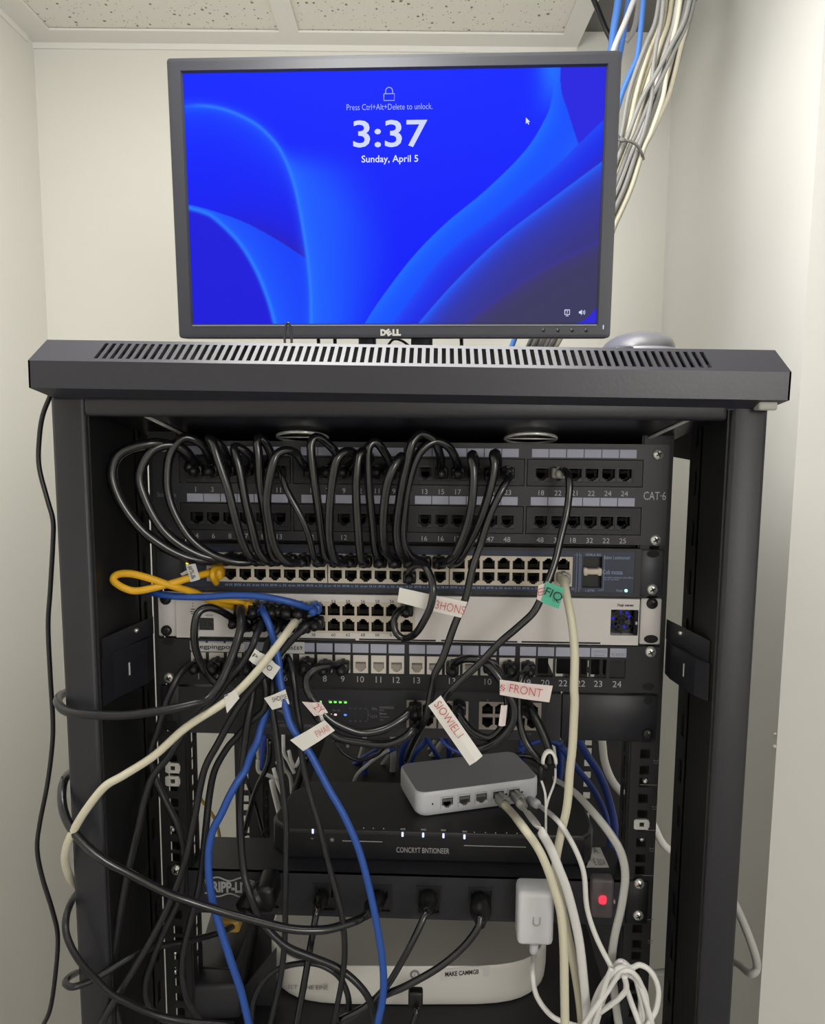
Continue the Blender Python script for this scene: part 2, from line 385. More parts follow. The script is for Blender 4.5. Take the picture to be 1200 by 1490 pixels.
# top cover: lip, slotted bevel, top sheet
def cover():
    lip, bev = MB(), MB()
    xl = .3055; yf = -.1; zb, zf, zt = .0165, .0385, .0575; yt = -.074
    lip.box(-xl, xl, yf, yf+.0015, zb, zf)
    lip.add([(-xl, yf, zb), (xl, yf, zb), (xl-.012, yf+.016, zb-.0075), (-xl+.012, yf+.016, zb-.0075)], [(0, 1, 2, 3)])
    for s in (-1, 1):
        lip.box(*sorted((s*xl, s*(xl-.0015))), yf, .72, zb, zf)
        lip.add([(s*xl, yf, zf), (s*xl, .72, zf), (s*(xl-.0035), .72, zt), (s*(xl-.0035), yt, zt)], [(0, 1, 2, 3)])
    lip.box(-xl+.004, xl-.004, yt, .72, zt-.0015, zt)
    lip.box(-xl+.012, xl-.012, yf+.016, .72, zb-.0078, zb-.0062)
    # bevel with slots: built in its own plane then tilted
    L = math.hypot(yt-yf, zt-zf); holes = []; n = 76; a, b = X(136, 512, -.09), X(1036, 524, -.09); p = (b-a)/n
    for k in range(n): holes.append((a+p*(k+.24), a+p*(k+.76), L*.14, L*.86))
    bev.plate(-xl, xl, 0, L, holes, 0, .0015)
    ca, sa = (yt-yf)/L, (zt-zf)/L
    def tf(p): return (p[0]*(1-.0115*p[2]/L), yf+p[2]*ca+p[1]*sa, zf+p[2]*sa-p[1]*ca)
    bev.v = [tf(p) for p in bev.v]
    rims = MB()
    for h in holes:
        for q in (h[2], h[3]):
            rims.add([tf((h[0], -.0002, q-.0004)), tf((h[1], -.0002, q-.0004)), tf((h[1], -.0002, q+.0004)), tf((h[0], -.0002, q+.0004))], [(0, 1, 2, 3)])
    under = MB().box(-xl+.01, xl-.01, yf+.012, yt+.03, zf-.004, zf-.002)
    R = Matrix.Rotation(CT, 4, 'Y')
    return [q.xf(R) for q in (lip, bev, under, rims)]
lip, bev, und, rims = cover()
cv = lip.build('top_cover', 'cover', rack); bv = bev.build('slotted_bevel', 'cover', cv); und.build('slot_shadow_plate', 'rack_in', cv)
# frame posts: front face 27 mm wide, return running back
pf = -.085
for s in (-1, 1):
    b = MB(); bk = .047 if s < 0 else .012
    b.rbox(*sorted((s*.2965, s*.2665)), pf, pf+.03, ZB, ZT-.02, .004, 2)
    po_ = b.build('front_post', 'rack', rack); b = MB()
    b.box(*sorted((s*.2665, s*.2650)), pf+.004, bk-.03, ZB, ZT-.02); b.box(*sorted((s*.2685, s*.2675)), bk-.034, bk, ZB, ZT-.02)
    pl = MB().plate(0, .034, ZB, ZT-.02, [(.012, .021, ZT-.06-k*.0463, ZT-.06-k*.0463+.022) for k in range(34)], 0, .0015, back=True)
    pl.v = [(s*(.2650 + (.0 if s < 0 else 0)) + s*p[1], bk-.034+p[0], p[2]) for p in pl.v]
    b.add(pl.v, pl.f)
    b.build('post_return', 'rack_in', po_)  # the return's unlit black is put into its darker colour
    # rear post and top / bottom side beams
    MB().rbox(*sorted((s*.2965, s*.262)), .66, .70, ZB, ZT-.02, .003, 1).build('rear_post', 'rack', rack)
    MB().box(*sorted((s*.2965, s*.268)), pf+.03, .66, ZT-.075, ZT-.02).build('side_beam', 'rack', rack)
    MB().box(*sorted((s*.2965, s*.268)), pf+.03, .66, ZB, ZB+.08).build('side_beam', 'rack', rack)
MB().rbox(X(122, 585, -.083), X(1058, 598, -.083), -.086, -.06, -.0035, .014, .004, 2).build('header_bar', 'rack', rack)
MB().rbox(-.29, .29, -.085, -.06, ZB, ZB+.08, .004, 1).build('bottom_bar', 'rack', rack)
MB().rbox(-.29, .29, .66, .70, ZB, ZB+.08, .004, 1).build('bottom_bar', 'rack', rack)
MB().rbox(-.26, .26, .66, .70, ZT-.12, ZT-.02, .004, 1).build('rear_header', 'rack', rack)
# sloping inner roof panel with two chrome rings and its turned edges
bf = MB(); y0, z0, y1, z1 = -.07, -.001, .16, -.055
bf.add([(-.262, y0, z0), (.262, y0, z0), (.235, y1, z1), (-.235, y1, z1)], [(0, 1, 2, 3)])
bf.add([(-.262, y0, z0+.002), (.262, y0, z0+.002), (.235, y1, z1+.002), (-.235, y1, z1+.002)], [(3, 2, 1, 0)])
bfo = bf.build('roof_panel', 'baffle', rack)
for s, px0, px1 in ((-1, (210, 601), (288, 640)), (1, (1004, 606), (915, 648))):
    q = []
    for px, py in (px0, ((px0[0]+px1[0])/2, (px0[1]+px1[1])/2), px1):
        yy = min(np.linspace(y0, y1, 400), key=lambda v: abs(at(px, py, v)[2]-(z0+(v-y0)/(y1-y0)*(z1-z0)))); q.append(at(px, py, yy)-np.array([0, 0, .002]))
    MB().tube(q, .0016, 6).build('edge_flange', 'uline', bfo)
for cx, cy in ((440, 630), (772, 632)):
    yy = min(np.linspace(y0, y1, 400), key=lambda q: abs(at(cx, cy, q)[2]-(z0+(q-y0)/(y1-y0)*(z1-z0))))
    c = at(cx, cy, yy)-np.array([0, 0, .004]); P = []
    for k in range(25):
        q = 2*math.pi*k/24; P.append((c[0]+.0235*math.cos(q), c[1]+.0235*math.sin(q), c[2]-.0235*math.sin(q)*.235))
    rg = MB().tube(P, .0016, 8, cap=False); rg.tube([P[0], ((P[0][0]+P[12][0])/2, P[0][1], P[0][2]), P[12]], .0008, 6)
    rg.build('chrome_ring', 'chrome', rack)
# 19-inch rails with square holes
UP1 = .0459
holez = []
zz0 = Z(955, 660)
for k in range(36):
    for d in (0, .0166, .0332): holez.append(zz0-.0458*k-d)
for s in (-1, 1):
    b = MB()
    hs = [(s*.2325-.0047, s*.2325+.0047, q-.0047, q+.0047) for q in holez]
    b.plate(*sorted((s*.2190, s*.2462)), ZB+.02, ZT-.045, hs, .0005, .0018, 0, True)
    w0 = MB().plate(0, .03, ZB+.02, ZT-.045, [(.012, .02, q-.006, q+.006) for q in holez], 0, .0015, 0, True)
    w0.v = [(s*.2190 - s*p[1], .002+p[0], p[2]) for p in w0.v]; b.add(w0.v, w0.f)
    b.box(*sorted((s*.2462, s*.2250)), .030, .032, ZB+.02, ZT-.045); rl = b.build('mounting_rail', 'rail', rack)
    # rear rail
    b = MB(); hs = [(s*.2325-.0047, s*.2325+.0047, q-.0047, q+.0047) for q in holez]
    b.plate(*sorted((s*.208, s*.2462)), ZB+.02, ZT-.045, hs, .28, .0018, 0, True)
    w0 = MB().plate(0, .028, ZB+.02, ZT-.045, [(.010, .018, q-.006, q+.006) for q in holez], 0, .0015, 0, True)
    w0.v = [(s*.208 - s*p[1], .282+p[0], p[2]) for p in w0.v]; b.add(w0.v, w0.f)
    if s > 0: b.box(.2462, .298, .281, .284, ZB+.02, ZT-.045)
    b.build('rear_rail', 'rail', rack)
MB().box(X(372, 1100, .5), X(572, 1100, .5), .5, .503, Z(450, 1260, .5), Z(450, 1010, .5)).build('rear_panel', 'rack_in', rack)
# unit marks printed on the right rail
b = MB()
for px, py in ((954, 1108), (952, 1175), (948, 1236), (946, 1370)):
    b.text('21 U'[:2], at(px, py, -.0002), .0042, .004, xd=(0, 0, -1), zd=(1, 0, 0))
for py, xa, xb in ((1142, 931, 956), (1208, 940, 953), (1274, 935, 950), (1338, 935, 950)):
    p = at(xa, py, -.0002); b.box(p[0], X(xb, py), -.0002, .0004, p[2]-.0002, p[2]+.0002)
b.build('unit_marks', 'print_g', rack)
# cage nuts left in the rails
cn = MB(); cn.plate(-.0064, .0064, -.0052, .0052, [(-.0022, .0022, -.0022, .0022)], -.0014, .003); cn.box(-.0076, -.0064, -.0014, .001, -.0044, .0044); cn.box(.0064, .0074, -.0014, .001, -.003, .003)
cn.plate(-.0022, .0022, -.0022, .0022, [], .001, .001, 1); cnm = cn.mesh('cage_nut', ['silver', 'gap'])
for px, py in ((252, 1117), (252, 1136), (933, 1199)): inst('cage_nut', cnm, rack, at(px, py, 0))
bn = MB().cyl((0, 0, 0), (0, -1, 0), .0026, .003, 10, 0, .0018).mesh('bolt_end', 'silver')
for px, py in ((938, 1136), (932, 1172), (933, 1220), (252, 1206), (255, 1385), (255, 1412), (254, 1320)): inst('bolt_end', bn, rack, at(px, py, .004))
# side brackets that tie the rails to the posts
for s in (-1, 1):
    (pa, za), (pb, zb2), pc, zl_ = (((148, 911), (222, 937), 176, 1003) if s < 0 else ((1033, 916), (971, 946), 1003, 998))
    xo = s*.2640; yA = min(np.linspace(-.084, -.03, 109), key=lambda v: abs(X(pa, 930, v)-xo)); xi = s*.2474
    pz = 185 if s < 0 else 1002; zt, zm, zl = Z(pz, za, -.035), Z(pz, zb2, -.035), Z(pz, zl_, -.035)
    def col(poly, z0, z1):
        n = len(poly); b = MB(); b.add([(p[0], p[1], z0) for p in poly]+[(p[0], p[1], z1) for p in poly], [tuple(range(n)), tuple(range(2*n-1, n-1, -1))]+[(k, (k+1) % n, (k+1) % n+n, k+n) for k in range(n)]); return b
    bo = col([(xo, yA), (xi, 0), (xi, .002), (xo, yA+.004)], zm, zt).build('side_bracket', 'rack', rack)
    xc = X(pc, 970, -.045); yB = yA+.004
    blk_ = col([(xo, yB-.007), (xc, -.060), (xi, -.016), (xi, .0), (xo, .0)], zl, zm-.0002).build('bracket_block', 'rack', bo)
    f = lambda t: np.array([xc+(xi-xc)*t, -.060+.044*t-.0006, (zl+zm)/2])
    q0, q1 = f(.42), f(.47); MB().add([q0+(0, 0, -.006), q1+(0, 0, -.006), q1+(0, 0, .006), q0+(0, 0, .006)], [(0, 1, 2, 3)]).build('bracket_slot', 'strip_wh', bo)
    inst('bracket_bolt', bn, bo, ((xo+2*xi)/3, yA/3-.001, zt-.006))
# grey rubber stop under the cover's right end
c = at(1113, 591, -.09); MB().rbox(c[0]-.0075, c[0]+.0075, c[1]-.007, c[1]+.007, c[2]-.0035, c[2]+.004, .002, 2).build('rubber_stop', 'rubber', rack)

# ================================================================== PANELS IN THE RACK
def ears(parent, m, z0, z1, xin, y=-.002, xo=.2413):
    for s in (-1, 1): MB().rbox(*sorted((s*xo, s*xin)), y, .0004, z0, z1, .0012, 1).build('bracket', m, parent)
def slots(parent, pts, m='gap', y=-.0024, rx=.0052, rz=.003):
    for px, py in pts:
        p = at(px, py, y); b = MB().oval(p[0], p[2], y, rx, rz); b.oval(p[0], p[2], y+.0001, rx*1.12, rz*1.2); b.build('mounting_slot', m, parent)
def screws(parent, pts, me=SCREW_S, y=-.0022):
    for px, py in pts: inst('screw', me, parent, at(px, py, y))
def eqx(px0, px1, n, py=800): return [X(px0+(px1-px0)*k/(n-1), py) for k in range(n)]

# ---- 48-port patch panel -------------------------------------------------
zb = Z(900, 792); zt = Z(900, 646)
cat6 = thing('patch_panel', 'tall black 48-port patch panel marked CAT-6, topmost unit in the rack', 'patch panel', (0, 0, zb))
Yc = -.003
blocks = [(263, 424), (427, 590), (593, 762), (765, 934)]
zu = (Z(850, 708), Z(850, 668)); zl = (Z(850, 777.5), Z(850, 737))
bx = [(X(a, 720), X(b, 720)) for a, b in blocks]
bx[-1] = (bx[-1][0], X(933, 720))
face = MB(); hl = [(a, b, *q) for a, b in bx for q in (zu, zl)]
face.plate(-.2413, .2413, zb, zt, hl, Yc, .006)
face.build('face_plate', 'panel', cat6)
MB().box(-.2190, .2190, .022, .12, zb+.002, zt-.002).build('housing', 'panel_dk', cat6)
pc6 = port_mesh('port', mm(22), mm(20), 'panel', 'port_dark', False, .84, 'ear')
gx = [(286.7, 406.7), (453, 573), (618, 738), (786.4, 906.7)]; G6 = []
zpu, zpl = Z(850, 690.5), Z(850, 759.5)
for gi, ((a, b), (p0, p1)) in enumerate(zip(bx, gx)):
    cx = eqx(p0, p1, 6, 730); G6.append(cx)
    for (q0, q1), zp, hw in ((zu, zpu, 0), (zl, zpl, 0)):
        g = .0007; pb = MB(); w2 = mm(22)/2*.98; h2 = mm(21)/2*.98
        pb.plate(a+g, b-g, q0+g, q1-g, [(x-w2, x+w2, zp-h2, zp+h2) for x in cx], Yc-.0002, .006)
        po = pb.build('port_block', 'panel_dk', cat6)
        for x in cx: inst('port', pc6, po, (x, Yc+.0004, zp))
# label strips
zs1, zs2 = Z(850, 659.7), Z(850, 729.5); sw, sh = mm(23.2), mm(11.6)
for cx in G6:
    for zz in (zs1, zs2):
        for k, x in enumerate(cx):
            xx = cx[0]+(k-2.5)*mm(24.4)+(cx[-1]-cx[0])/2
            MB().box(xx-sw/2, xx+sw/2, Yc-.0006, Yc+.0004, zz-sh/2, zz+sh/2).build('label_strip', 'strip', cat6)
pr = MB(); zn1, zn2 = Z(850, 717.2), Z(850, 785.6)
for cx, up, dn in zip(G6, ('1 3 2 1 8 11', '1 7 9 2 11 9', '13 15 17 1 21 23', '18 22 21 22 24 24'), ('4 6 8 7 8 13', '12 10 12 7 2 4', '16 16 17 18 47 48', '48 31 18 32 22 25')):
    for t, x in zip(up.split(), cx): pr.text(t, (x, Yc-.0003, zn1), mm(7.2))
    for t, x in zip(dn.split(), cx): pr.text(t, (x, Yc-.0003, zn2), mm(7.2))
pr.text('CAT·6', (X(951, 721), Yc-.0003, Z(951, 721)), mm(11.5), mm(31))
pr.build('printing', 'print_w', cat6)
MB().text('Stox  Nee', (X(244, 719), Yc-.0003, Z(244, 719)), mm(7), mm(28)).build('printing', 'print_g', cat6)
screws(cat6, ((957.3, 661), (953.3, 785.5), (242.4, 774), (238, 650)), y=Yc)

# ---- 48-port switch with a blue face ------------------------------------
zb, zt = Z(900, 866.3), Z(900, 797)
bsw = thing('network_switch', 'dark 48-port switch with a blue face, directly under the CAT-6 panel', 'network switch', (0, 0, zb))
ears(bsw, 'ear', zb, zt-.001, .2145)
Yb = -.006; xl, xr = X(266, 830), X(929.5, 830)
pw, ph = mm(20.4), mm(19.4); zr1, zr2 = Z(740, 818.5), Z(740, 839.2)
blk = [(316, 466), (490, 640), (667, 818)]
cxs = [eqx(a, b, 8, 830) for a, b in blk]
b = MB(); fx0, fx1 = X(270, 830), X(921, 830); fz0, fz1 = zb+.0035, zt-.003
b.plate(xl, xr, zb, zt, [(fx0, fx1, fz0, fz1)], Yb, .012); b.box(xl, xr, .012, .20, zb, zt); b.build('housing', 'panel', bsw)
bh = [(c[0]-pw*.62, c[-1]+pw*.62, zr2-ph*.56, zr1+ph*.56) for c in cxs]
sx0, sx1, sz0, sz1 = X(846, 830), X(874, 830), Z(860, 853.5), Z(860, 808.5)
b = MB().plate(fx0, fx1, fz0, fz1, bh+[(sx0, sx1, sz0, sz1)], Yb+.0006, .01); b.build('front_panel', 'blue_face', bsw)
pme_u = port_mesh('port', pw, ph, 'beige', 'port_dark', True, .84); pme_d = port_mesh('port', pw, ph, 'beige', 'port_dark', False, .84)
for c, q in zip(cxs, bh):
    f = MB().plate(q[0], q[1], q[2], q[3], [(x-pw*.49, x+pw*.49, zz-ph*.49, zz+ph*.49) for x in c for zz in (zr1, zr2)], Yb-.0006, .006)
    fo = f.build('port_block', 'beige', bsw)
    for x in c:
        inst('port', pme_u, fo, (x, Yb-.0002, zr1)); inst('port', pme_d, fo, (x, Yb-.0002, zr2))
b = MB(); b.box(sx0, sx1, Yb+.006, Yb+.0066, sz0, sz1); b.build('module_cage', 'port_dark', bsw)
zz = Z(860, 830); b = MB(); b.rbox(sx0+.001, sx1-.001, Yb-.002, Yb+.006, zz-mm(4), zz+mm(4), .001, 1)
for x in (sx0+.0025, sx1-.0025): b.rbox(x-.002, x+.002, Yb-.0022, Yb+.006, zz-mm(5.5), zz+mm(5.5), .0008, 1)
b.build('module_latch', 'beige', bsw)
b = MB(); y = Yb+.0003
def tl(mb, px, py, t, hp, wp, al='L', y=y, **k): mb.text(t, (X(px, py), y, Z(px, py)), mm(hp), mm(wp) if wp else None, al=al, **k)
tl(b, 877, 809.5, 'Bubnx 1.antinvoruml', 5, 36); tl(b, 875, 830.5, 'Cob mozaa', 6.5, 28); tl(b, 876, 838.2, 'no mam mobrot osmolbvc', 2.6, 42); tl(b, 876, 841.5, 'amrnr panltati', 2.4, 22)
tl(b, 895, 857.2, 'Power', 3.6, 9); tl(b, 850, 805.6, 'ODRLA BO', 3.6, 22); tl(b, 850, 857.4, '1-ST9F', 3.6, 13)
x0, x1, z0, z1 = X(843, 830), X(877, 830), Z(860, 857), Z(860, 806); t = .00025
for q in ((x0, x0+t, z0, z1), (x1-t, x1, z0, z1), (x0-.006, x0, z1-t, z1), (x1-.005, x1, z0, z0+t)): b.box(q[0], q[1], y, y+.0003, q[2], q[3])
for px in (837, 841): b.box(X(px, 830), X(px, 830)+t, y, y+.0003, Z(px, 860), Z(px, 803))
k = 0
for px in range(330, 836, 13):
    k += 1; tl(b, px, 848.6+ (px-330)*.0125, ('cb om', '18 24', 'am no', 'e. 32')[k % 4], 3, 10)
b.build('printing', 'print_b', bsw)
MB().cyl((X(908.6, 857.6), Yb+.0006, Z(908.6, 857.6)), (0, -1, 0), mm(2.4), .0006, 10).build('status_light', 'led_cyan', bsw)
MB().cyl((X(275, 818), Yb+.0006, Z(275, 818)), (0, -1, 0), mm(2.0), .0006, 10).build('status_light', 'led_amber', bsw)
slots(bsw, ((950, 806), (239, 799))); screws(bsw, ((948.6, 857.4),))

# ---- white switch --------------------------------------------------------
zb, zt = Z(900, 936.5), Z(900, 869.8)
wsw = thing('network_switch', 'white metal network switch with a blue-lit fan window at its right end', 'network switch', (0, 0, zb))
ears(wsw, 'white_metal', zb, zt, .2215)
Yw = -.005; xl, xr = X(258.5, 900), X(927.6, 900); pw, ph = mm(20.6), mm(21.5)
cx = [X(591.7-21.05*k, 900) for k in range(11, -1, -1)]; z1_, z2_ = Z(540, 886), Z(540, 908.4)
q = (cx[0]-pw*.6, cx[-1]+pw*.6, z2_-ph*.55, z1_+ph*.55); wx = (X(886.5, 905), X(926.3, 905), Z(900, 922.6), Z(900, 885.3)); lx = (X(291, 905), X(313, 905), Z(300, 915), Z(300, 897))
b = MB().plate(xl, xr, zb, zt, [q, wx, lx], Yw, .012); b.box(xl, xr, .012, .18, zb, zt); b.build('housing', 'white_metal', wsw)
f = MB().plate(q[0], q[1], q[2], q[3], [(x-pw*.49, x+pw*.49, zz-ph*.49, zz+ph*.49) for x in cx for zz in (z1_, z2_)], Yw+.0004, .006)
fo = f.build('port_block', 'beige', wsw); pu = port_mesh('port', pw, ph, 'beige', 'port_dark', True, .86); pd = port_mesh('port', pw, ph, 'beige', 'port_dark', True, .86)
for x in cx: inst('port', pu, fo, (x, Yw+.0008, z1_)); inst('port', pd, fo, (x, Yw+.0008, z2_))
b = MB(); y = Yw-.0003
for t, px in zip('53 58 56 58 56'.split(), (486, 507, 528.7, 549.5, 570.5)): tl(b, px, 873.2, t, 4.5, 6, 'C', y=y)
for t, px in zip('38 60 62 68 66 61 61'.split(), (457, 486, 507, 528.7, 549.5, 570.5, 591.7)): tl(b, px, 921.5, t, 4.5, 6, 'C', y=y)
for a, c in ((292, 345), (350, 430), (436, 518), (523, 634), (642, 752), (758, 872)):
    z = Z((a+c)/2, 922.5+(a-292)*.0155+3); b.box(X(a, 925), X(c, 925), y, y+.0004, z-mm(1.2), z+mm(1.2))
tl(b, 908, 879, 'Λup sener', 5.2, 24, 'C', y=y, bold=.03)
tl(b, 303, 880, 'HD 8181', 4.5, 16, 'C', y=y); tl(b, 306, 893.5, '+00100', 3, 11, 'C', y=y)
for k, (wd, py) in enumerate(((1.5, 876), (1.5, 880), (6, 884.5), (8, 888), (5, 891), (2, 895), (3, 899), (3, 903))): b.box(X(283-wd/2, py), X(283+wd/2, py), y, y+.0003, Z(283, py)-mm(.6), Z(283, py)+mm(.6))
b.build('printing', 'print_k', wsw)
b = MB().box(lx[0], lx[1], Yw+.003, Yw+.004, lx[2], lx[3]); o = b.build('display', 'black_gloss', wsw)
b = MB()
for k in range(4): b.text('8', (lx[0]+(k+.7)*(lx[1]-lx[0])/4.4, Yw+.0028, (lx[2]+lx[3])/2), mm(9), mm(4))
b.build('digits', 'port_black', o)
# fan window: dark recess, three-bladed fan, blue lamps behind a guard
fw_ = MB().box(wx[0], wx[1], Yw+.009, Yw+.0095, wx[2], wx[3]); fo = fw_.build('fan_window', 'black_gloss', wsw)
cxw, czw = (wx[0]+wx[1])/2-.002, (wx[2]+wx[3])/2; b = MB()
for k in range(3):
    a = math.pi/2+k*2*math.pi/3+.5; b.add([(cxw+r*math.cos(a+d), Yw+.006+(.002 if d > 0 else 0), czw+r*math.sin(a+d)) for r, d in ((.002, -.5), (.011, -.32), (.0115, .28), (.002, .6))], [(0, 1, 2, 3)])
b.cyl((cxw, Yw+.007, czw), (0, -1, 0), .003, .002, 12); b.build('fan', 'port_black', fo)
for dx, dz in ((-.0005, .0085), (-.007, .002), (-.0055, -.0065), (.004, -.006), (.008, .004), (.006, .0075)):
    MB().cyl((cxw+dx, Yw+.0085, czw+dz), (0, -1, 0), .0017, .0006, 10).build('blue_lamp', 'fan_blue', fo)
b = MB()
for r in (.004, .0075, .011):
    P = [(cxw+r*math.cos(2*math.pi*k/20), Yw+.0035, czw+r*math.sin(2*math.pi*k/20)) for k in range(21)]; b.tube(P, .0003, 4, cap=False)
for k in range(8):
    a = 2*math.pi*k/8; b.tube([(cxw, Yw+.0035, czw), (cxw+.0065*math.cos(a), Yw+.0035, czw+.0065*math.sin(a)), (cxw+.013*math.cos(a), Yw+.0035, czw+.013*math.sin(a))], .0003, 4)
b.build('fan_guard', 'ear', fo)
b = MB(); b.rbox(wx[1]-.0042, wx[1]+.0004, Yw-.001, Yw+.004, wx[2], wx[3], .002, 2); o = b.build('side_grip', 'gap', wsw); MB().box(wx[1]-.0028, wx[1]-.0010, Yw-.0014, Yw-.0009, czw-.0014, czw+.0014).build('grip_mark', 'print_w', o)
MB().cyl((X(467, 879), Yw, Z(467, 879)), (0, -1, 0), mm(2.2), .0008, 10).build('status_light', 'led_amber', wsw)
slots(wsw, ((947, 930),), y=-.0026, rx=.006, rz=.0034); screws(wsw, ((242.2, 917.5), (948.5, 878), (241, 872)), SCREW_K)

# ---- 24-jack keystone panel ---------------------------------------------
zb, zt = Z(900, 1006.3), Z(900, 939)
kp = thing('patch_panel', 'black 24-jack patch panel with white jacks and large white numbers', 'patch panel', (0, 0, zb))
Yk = -.003
xs = [X(q, 965) for q in (290, 316, 342, 367, 389, 416, 447, 473, 499, 525, 551, 577, 606.7, 632, 658, 684, 710, 737, 767, 793, 819, 845, 870, 897.5)]
zj = (Z(600, 980), Z(600, 953.2)); zlab = (Z(600, 949.5), Z(600, 936.8)); jw = mm(22.6)
b = MB().plate(-.2413, .2413, zb, zt, [(x-jw/2, x+jw/2, *zj) for x in xs], Yk, .003, 0, True); b.build('face_plate', 'panel_dk', kp)
b = MB(); J = .018; zc = sum(zj)/2
jm = MB(); jh = (zj[1]-zj[0])*.97; w2 = jw*.485
jm.plate(-w2, w2, -jh/2, jh/2, [(-w2*.72, w2*.72, -jh*.24, jh*.13), (-w2*.5, w2*.5, -jh*.34, jh*.13), (-w2*.26, w2*.26, -jh*.41, jh*.13)], 0, .0022, 0)
jm.plate(-w2*.72, w2*.72, -jh*.41, jh*.13, [], .0022, .001, 1)
for k in range(8):
    x = -w2*.55+w2*1.1*k/7; jm.add([(x-.0002, .0012, jh*.12), (x+.0002, .0012, jh*.12), (x+.0002, .0020, -jh*.02), (x-.0002, .0020, -jh*.02)], [(0, 1, 2, 3)], 2)
jm.box(-w2, w2, .005, .018, -jh/2, jh/2)
jme = jm.mesh('jack', ['jack', 'jack_in', 'gold'])
for k, x in enumerate(xs):
    if k < 19: inst('jack', jme, kp, (x, Yk+.0005, zc))
for k, x in enumerate(xs):
    MB().box(x-mm(11.6), x+mm(11.6), Yk-.0006, Yk+.0004, *zlab).build('label_strip', 'strip', kp)
lb2 = MB()
for a_, c_ in ((18.6, 19.6), (20.1, 21.3), (21.6, 21.9), (22.2, 22.7), (22.95, 23.2)):
    f_ = lambda q: xs[int(q)]+(q-int(q))*.0166
    lb2.box(f_(a_), f_(c_), .05, .054, zb, zt)
lb2.build('dark_backing', 'gap', kp)  # added dark pieces, put in to darken the open jack holes
b = MB()
for t, k in (('1', 0), ('2', 1), ('3', 2), ('4', 3), ('5', 4), ('6', 5), ('7', 6), ('8', 7), ('9', 8), ('10', 9), ('11', 10), ('12', 11), ('13', 12), ('1', 13), ('13', 14), ('10', 16), ('19', 18), ('20', 19), ('22', 20), ('22', 21), ('23', 22), ('24', 23)):
    b.text(t, (xs[k], Yk-.0003, Z(600, 988.2)), mm(9.2))
b.build('printing', 'print_w', kp)
a, c = at(278, 935, Yk-.001), at(356, 949, Yk-.001)
o = MB().box(a[0], c[0], Yk-.0012, Yk-.0007, c[2], a[2]).build('paper_label', 'strip_wh', kp); MB().text('qegpingpowe', ((a[0]+c[0])/2, Yk-.0014, (a[2]+c[2])/2), mm(8.5), mm(66), bold=.015).build('printing', 'print_k', o)
a, c = at(414, 934, Yk-.001), at(443, 951, Yk-.001)
o = MB().box(a[0], c[0], Yk-.0012, Yk-.0007, c[2], a[2]).build('paper_label', 'strip_wh', kp); MB().text('U6E69', ((a[0]+c[0])/2, Yk-.0014, (a[2]+c[2])/2), mm(6.5), mm(23), bold=.01).build('printing', 'print_k', o)
b = MB(); b.text('UNYDO', (xs[22], Yk-.0008, Z(870, 946.5)), mm(3.5), mm(18)); b.text('Ilawmrt', (xs[22], Yk-.0008, Z(870, 951.5)), mm(3), mm(15)); b.text('E3EE', (xs[23], Yk-.0008, Z(897, 951)), mm(4), mm(18)); b.build('printing', 'print_g', kp)
slots(kp, ((943, 999), (245, 934)), y=Yk-.0003); screws(kp, ((946, 948.5), (246, 986)), y=Yk)

# ---- dark 1U router -----------------------------------------------------
zb, zt = Z(900, 1076), Z(900, 1008.6)
rt_ = thing('network_router', 'black one-unit router with green lights and paired port blocks under the jack panel', 'router', (0, 0, zb))
Yr = -.006; seam = X(815, 1040)
pw, ph = mm(18.2), mm(18.4)
zq1, zq2 = Z(710, 1028.2), Z(710, 1047.5)
quads = [(604, 622.5), (650, 668.5), (708.5, 727), (755, 773.5)]
qs = [([X(a, 1040), X(c, 1040)]) for a, c in quads]
bh = [(c[0]-pw*.68, c[1]+pw*.68, zq2-ph*.58, zq1+ph*.58) for c in qs]
b = MB().plate(-.2215, seam-.0004, zb, zt, bh, Yr, .012); b.box(-.2215, seam-.0004, .012, .22, zb, zt); b.build('housing', 'panel', rt_)
MB().rbox(-.2413, -.2215, -.002, .0004, zb, zt, .0012, 1).build('bracket', 'panel', rt_); MB().rbox(seam+.0004, .2413, Yr+.001, .0004, zb, zt, .0012, 1).build('blank_bracket', 'panel', rt_)
pu = port_mesh('port', pw, ph, 'jack_in', 'port_dark', True, .86); pd = port_mesh('port', pw, ph, 'jack_in', 'port_dark', False, .86)
for c, q in zip(qs, bh):
    fo = MB().plate(q[0], q[1], q[2], q[3], [(x-pw*.49, x+pw*.49, zz-ph*.49, zz+ph*.49) for x in c for zz in (zq1, zq2)], Yr-.0004, .006).build('port_block', 'jack_in', rt_)
    for x in c: inst('port', pu, fo, (x, Yr, zq1)); inst('port', pd, fo, (x, Yr, zq2))
for px, py, m in ((466, 1021, 'led_green'), (480.7, 1021.6, 'led_green'), (487.7, 1021.6, 'led_green'), (495, 1021.8, 'led_green'), (502.5, 1022, 'led_green'), (480.5, 1039.8, 'led_white'), (488, 1039.8, 'led_pink'), (502.3, 1040.2, 'led_blue')):
    p = at(px, py, Yr); MB().rbox(p[0]-mm(2.1), p[0]+mm(2.1), Yr-.0008, Yr+.0004, p[2]-mm(1.5), p[2]+mm(1.5), .0006, 2).build('status_light', m, rt_)
b = MB(); y = Yr-.0003
for px, t in ((481, '1'), (488, 'FO'), (495, 'DNR'), (502, 'RIN')): tl(b, px, 1016.8, t, 2.6, 5, 'C', y=y)
tl(b, 491, 1030.2, 'Blu off.-', 2.8, 12, 'C', y=y)
for r, py in ((0, 1027.5), (1, 1045.6)):
    for k in range(4): tl(b, 510+7.4*k, py+.08*k, '·17' if r == 0 else '·18', 2, 4, 'C', y=y)
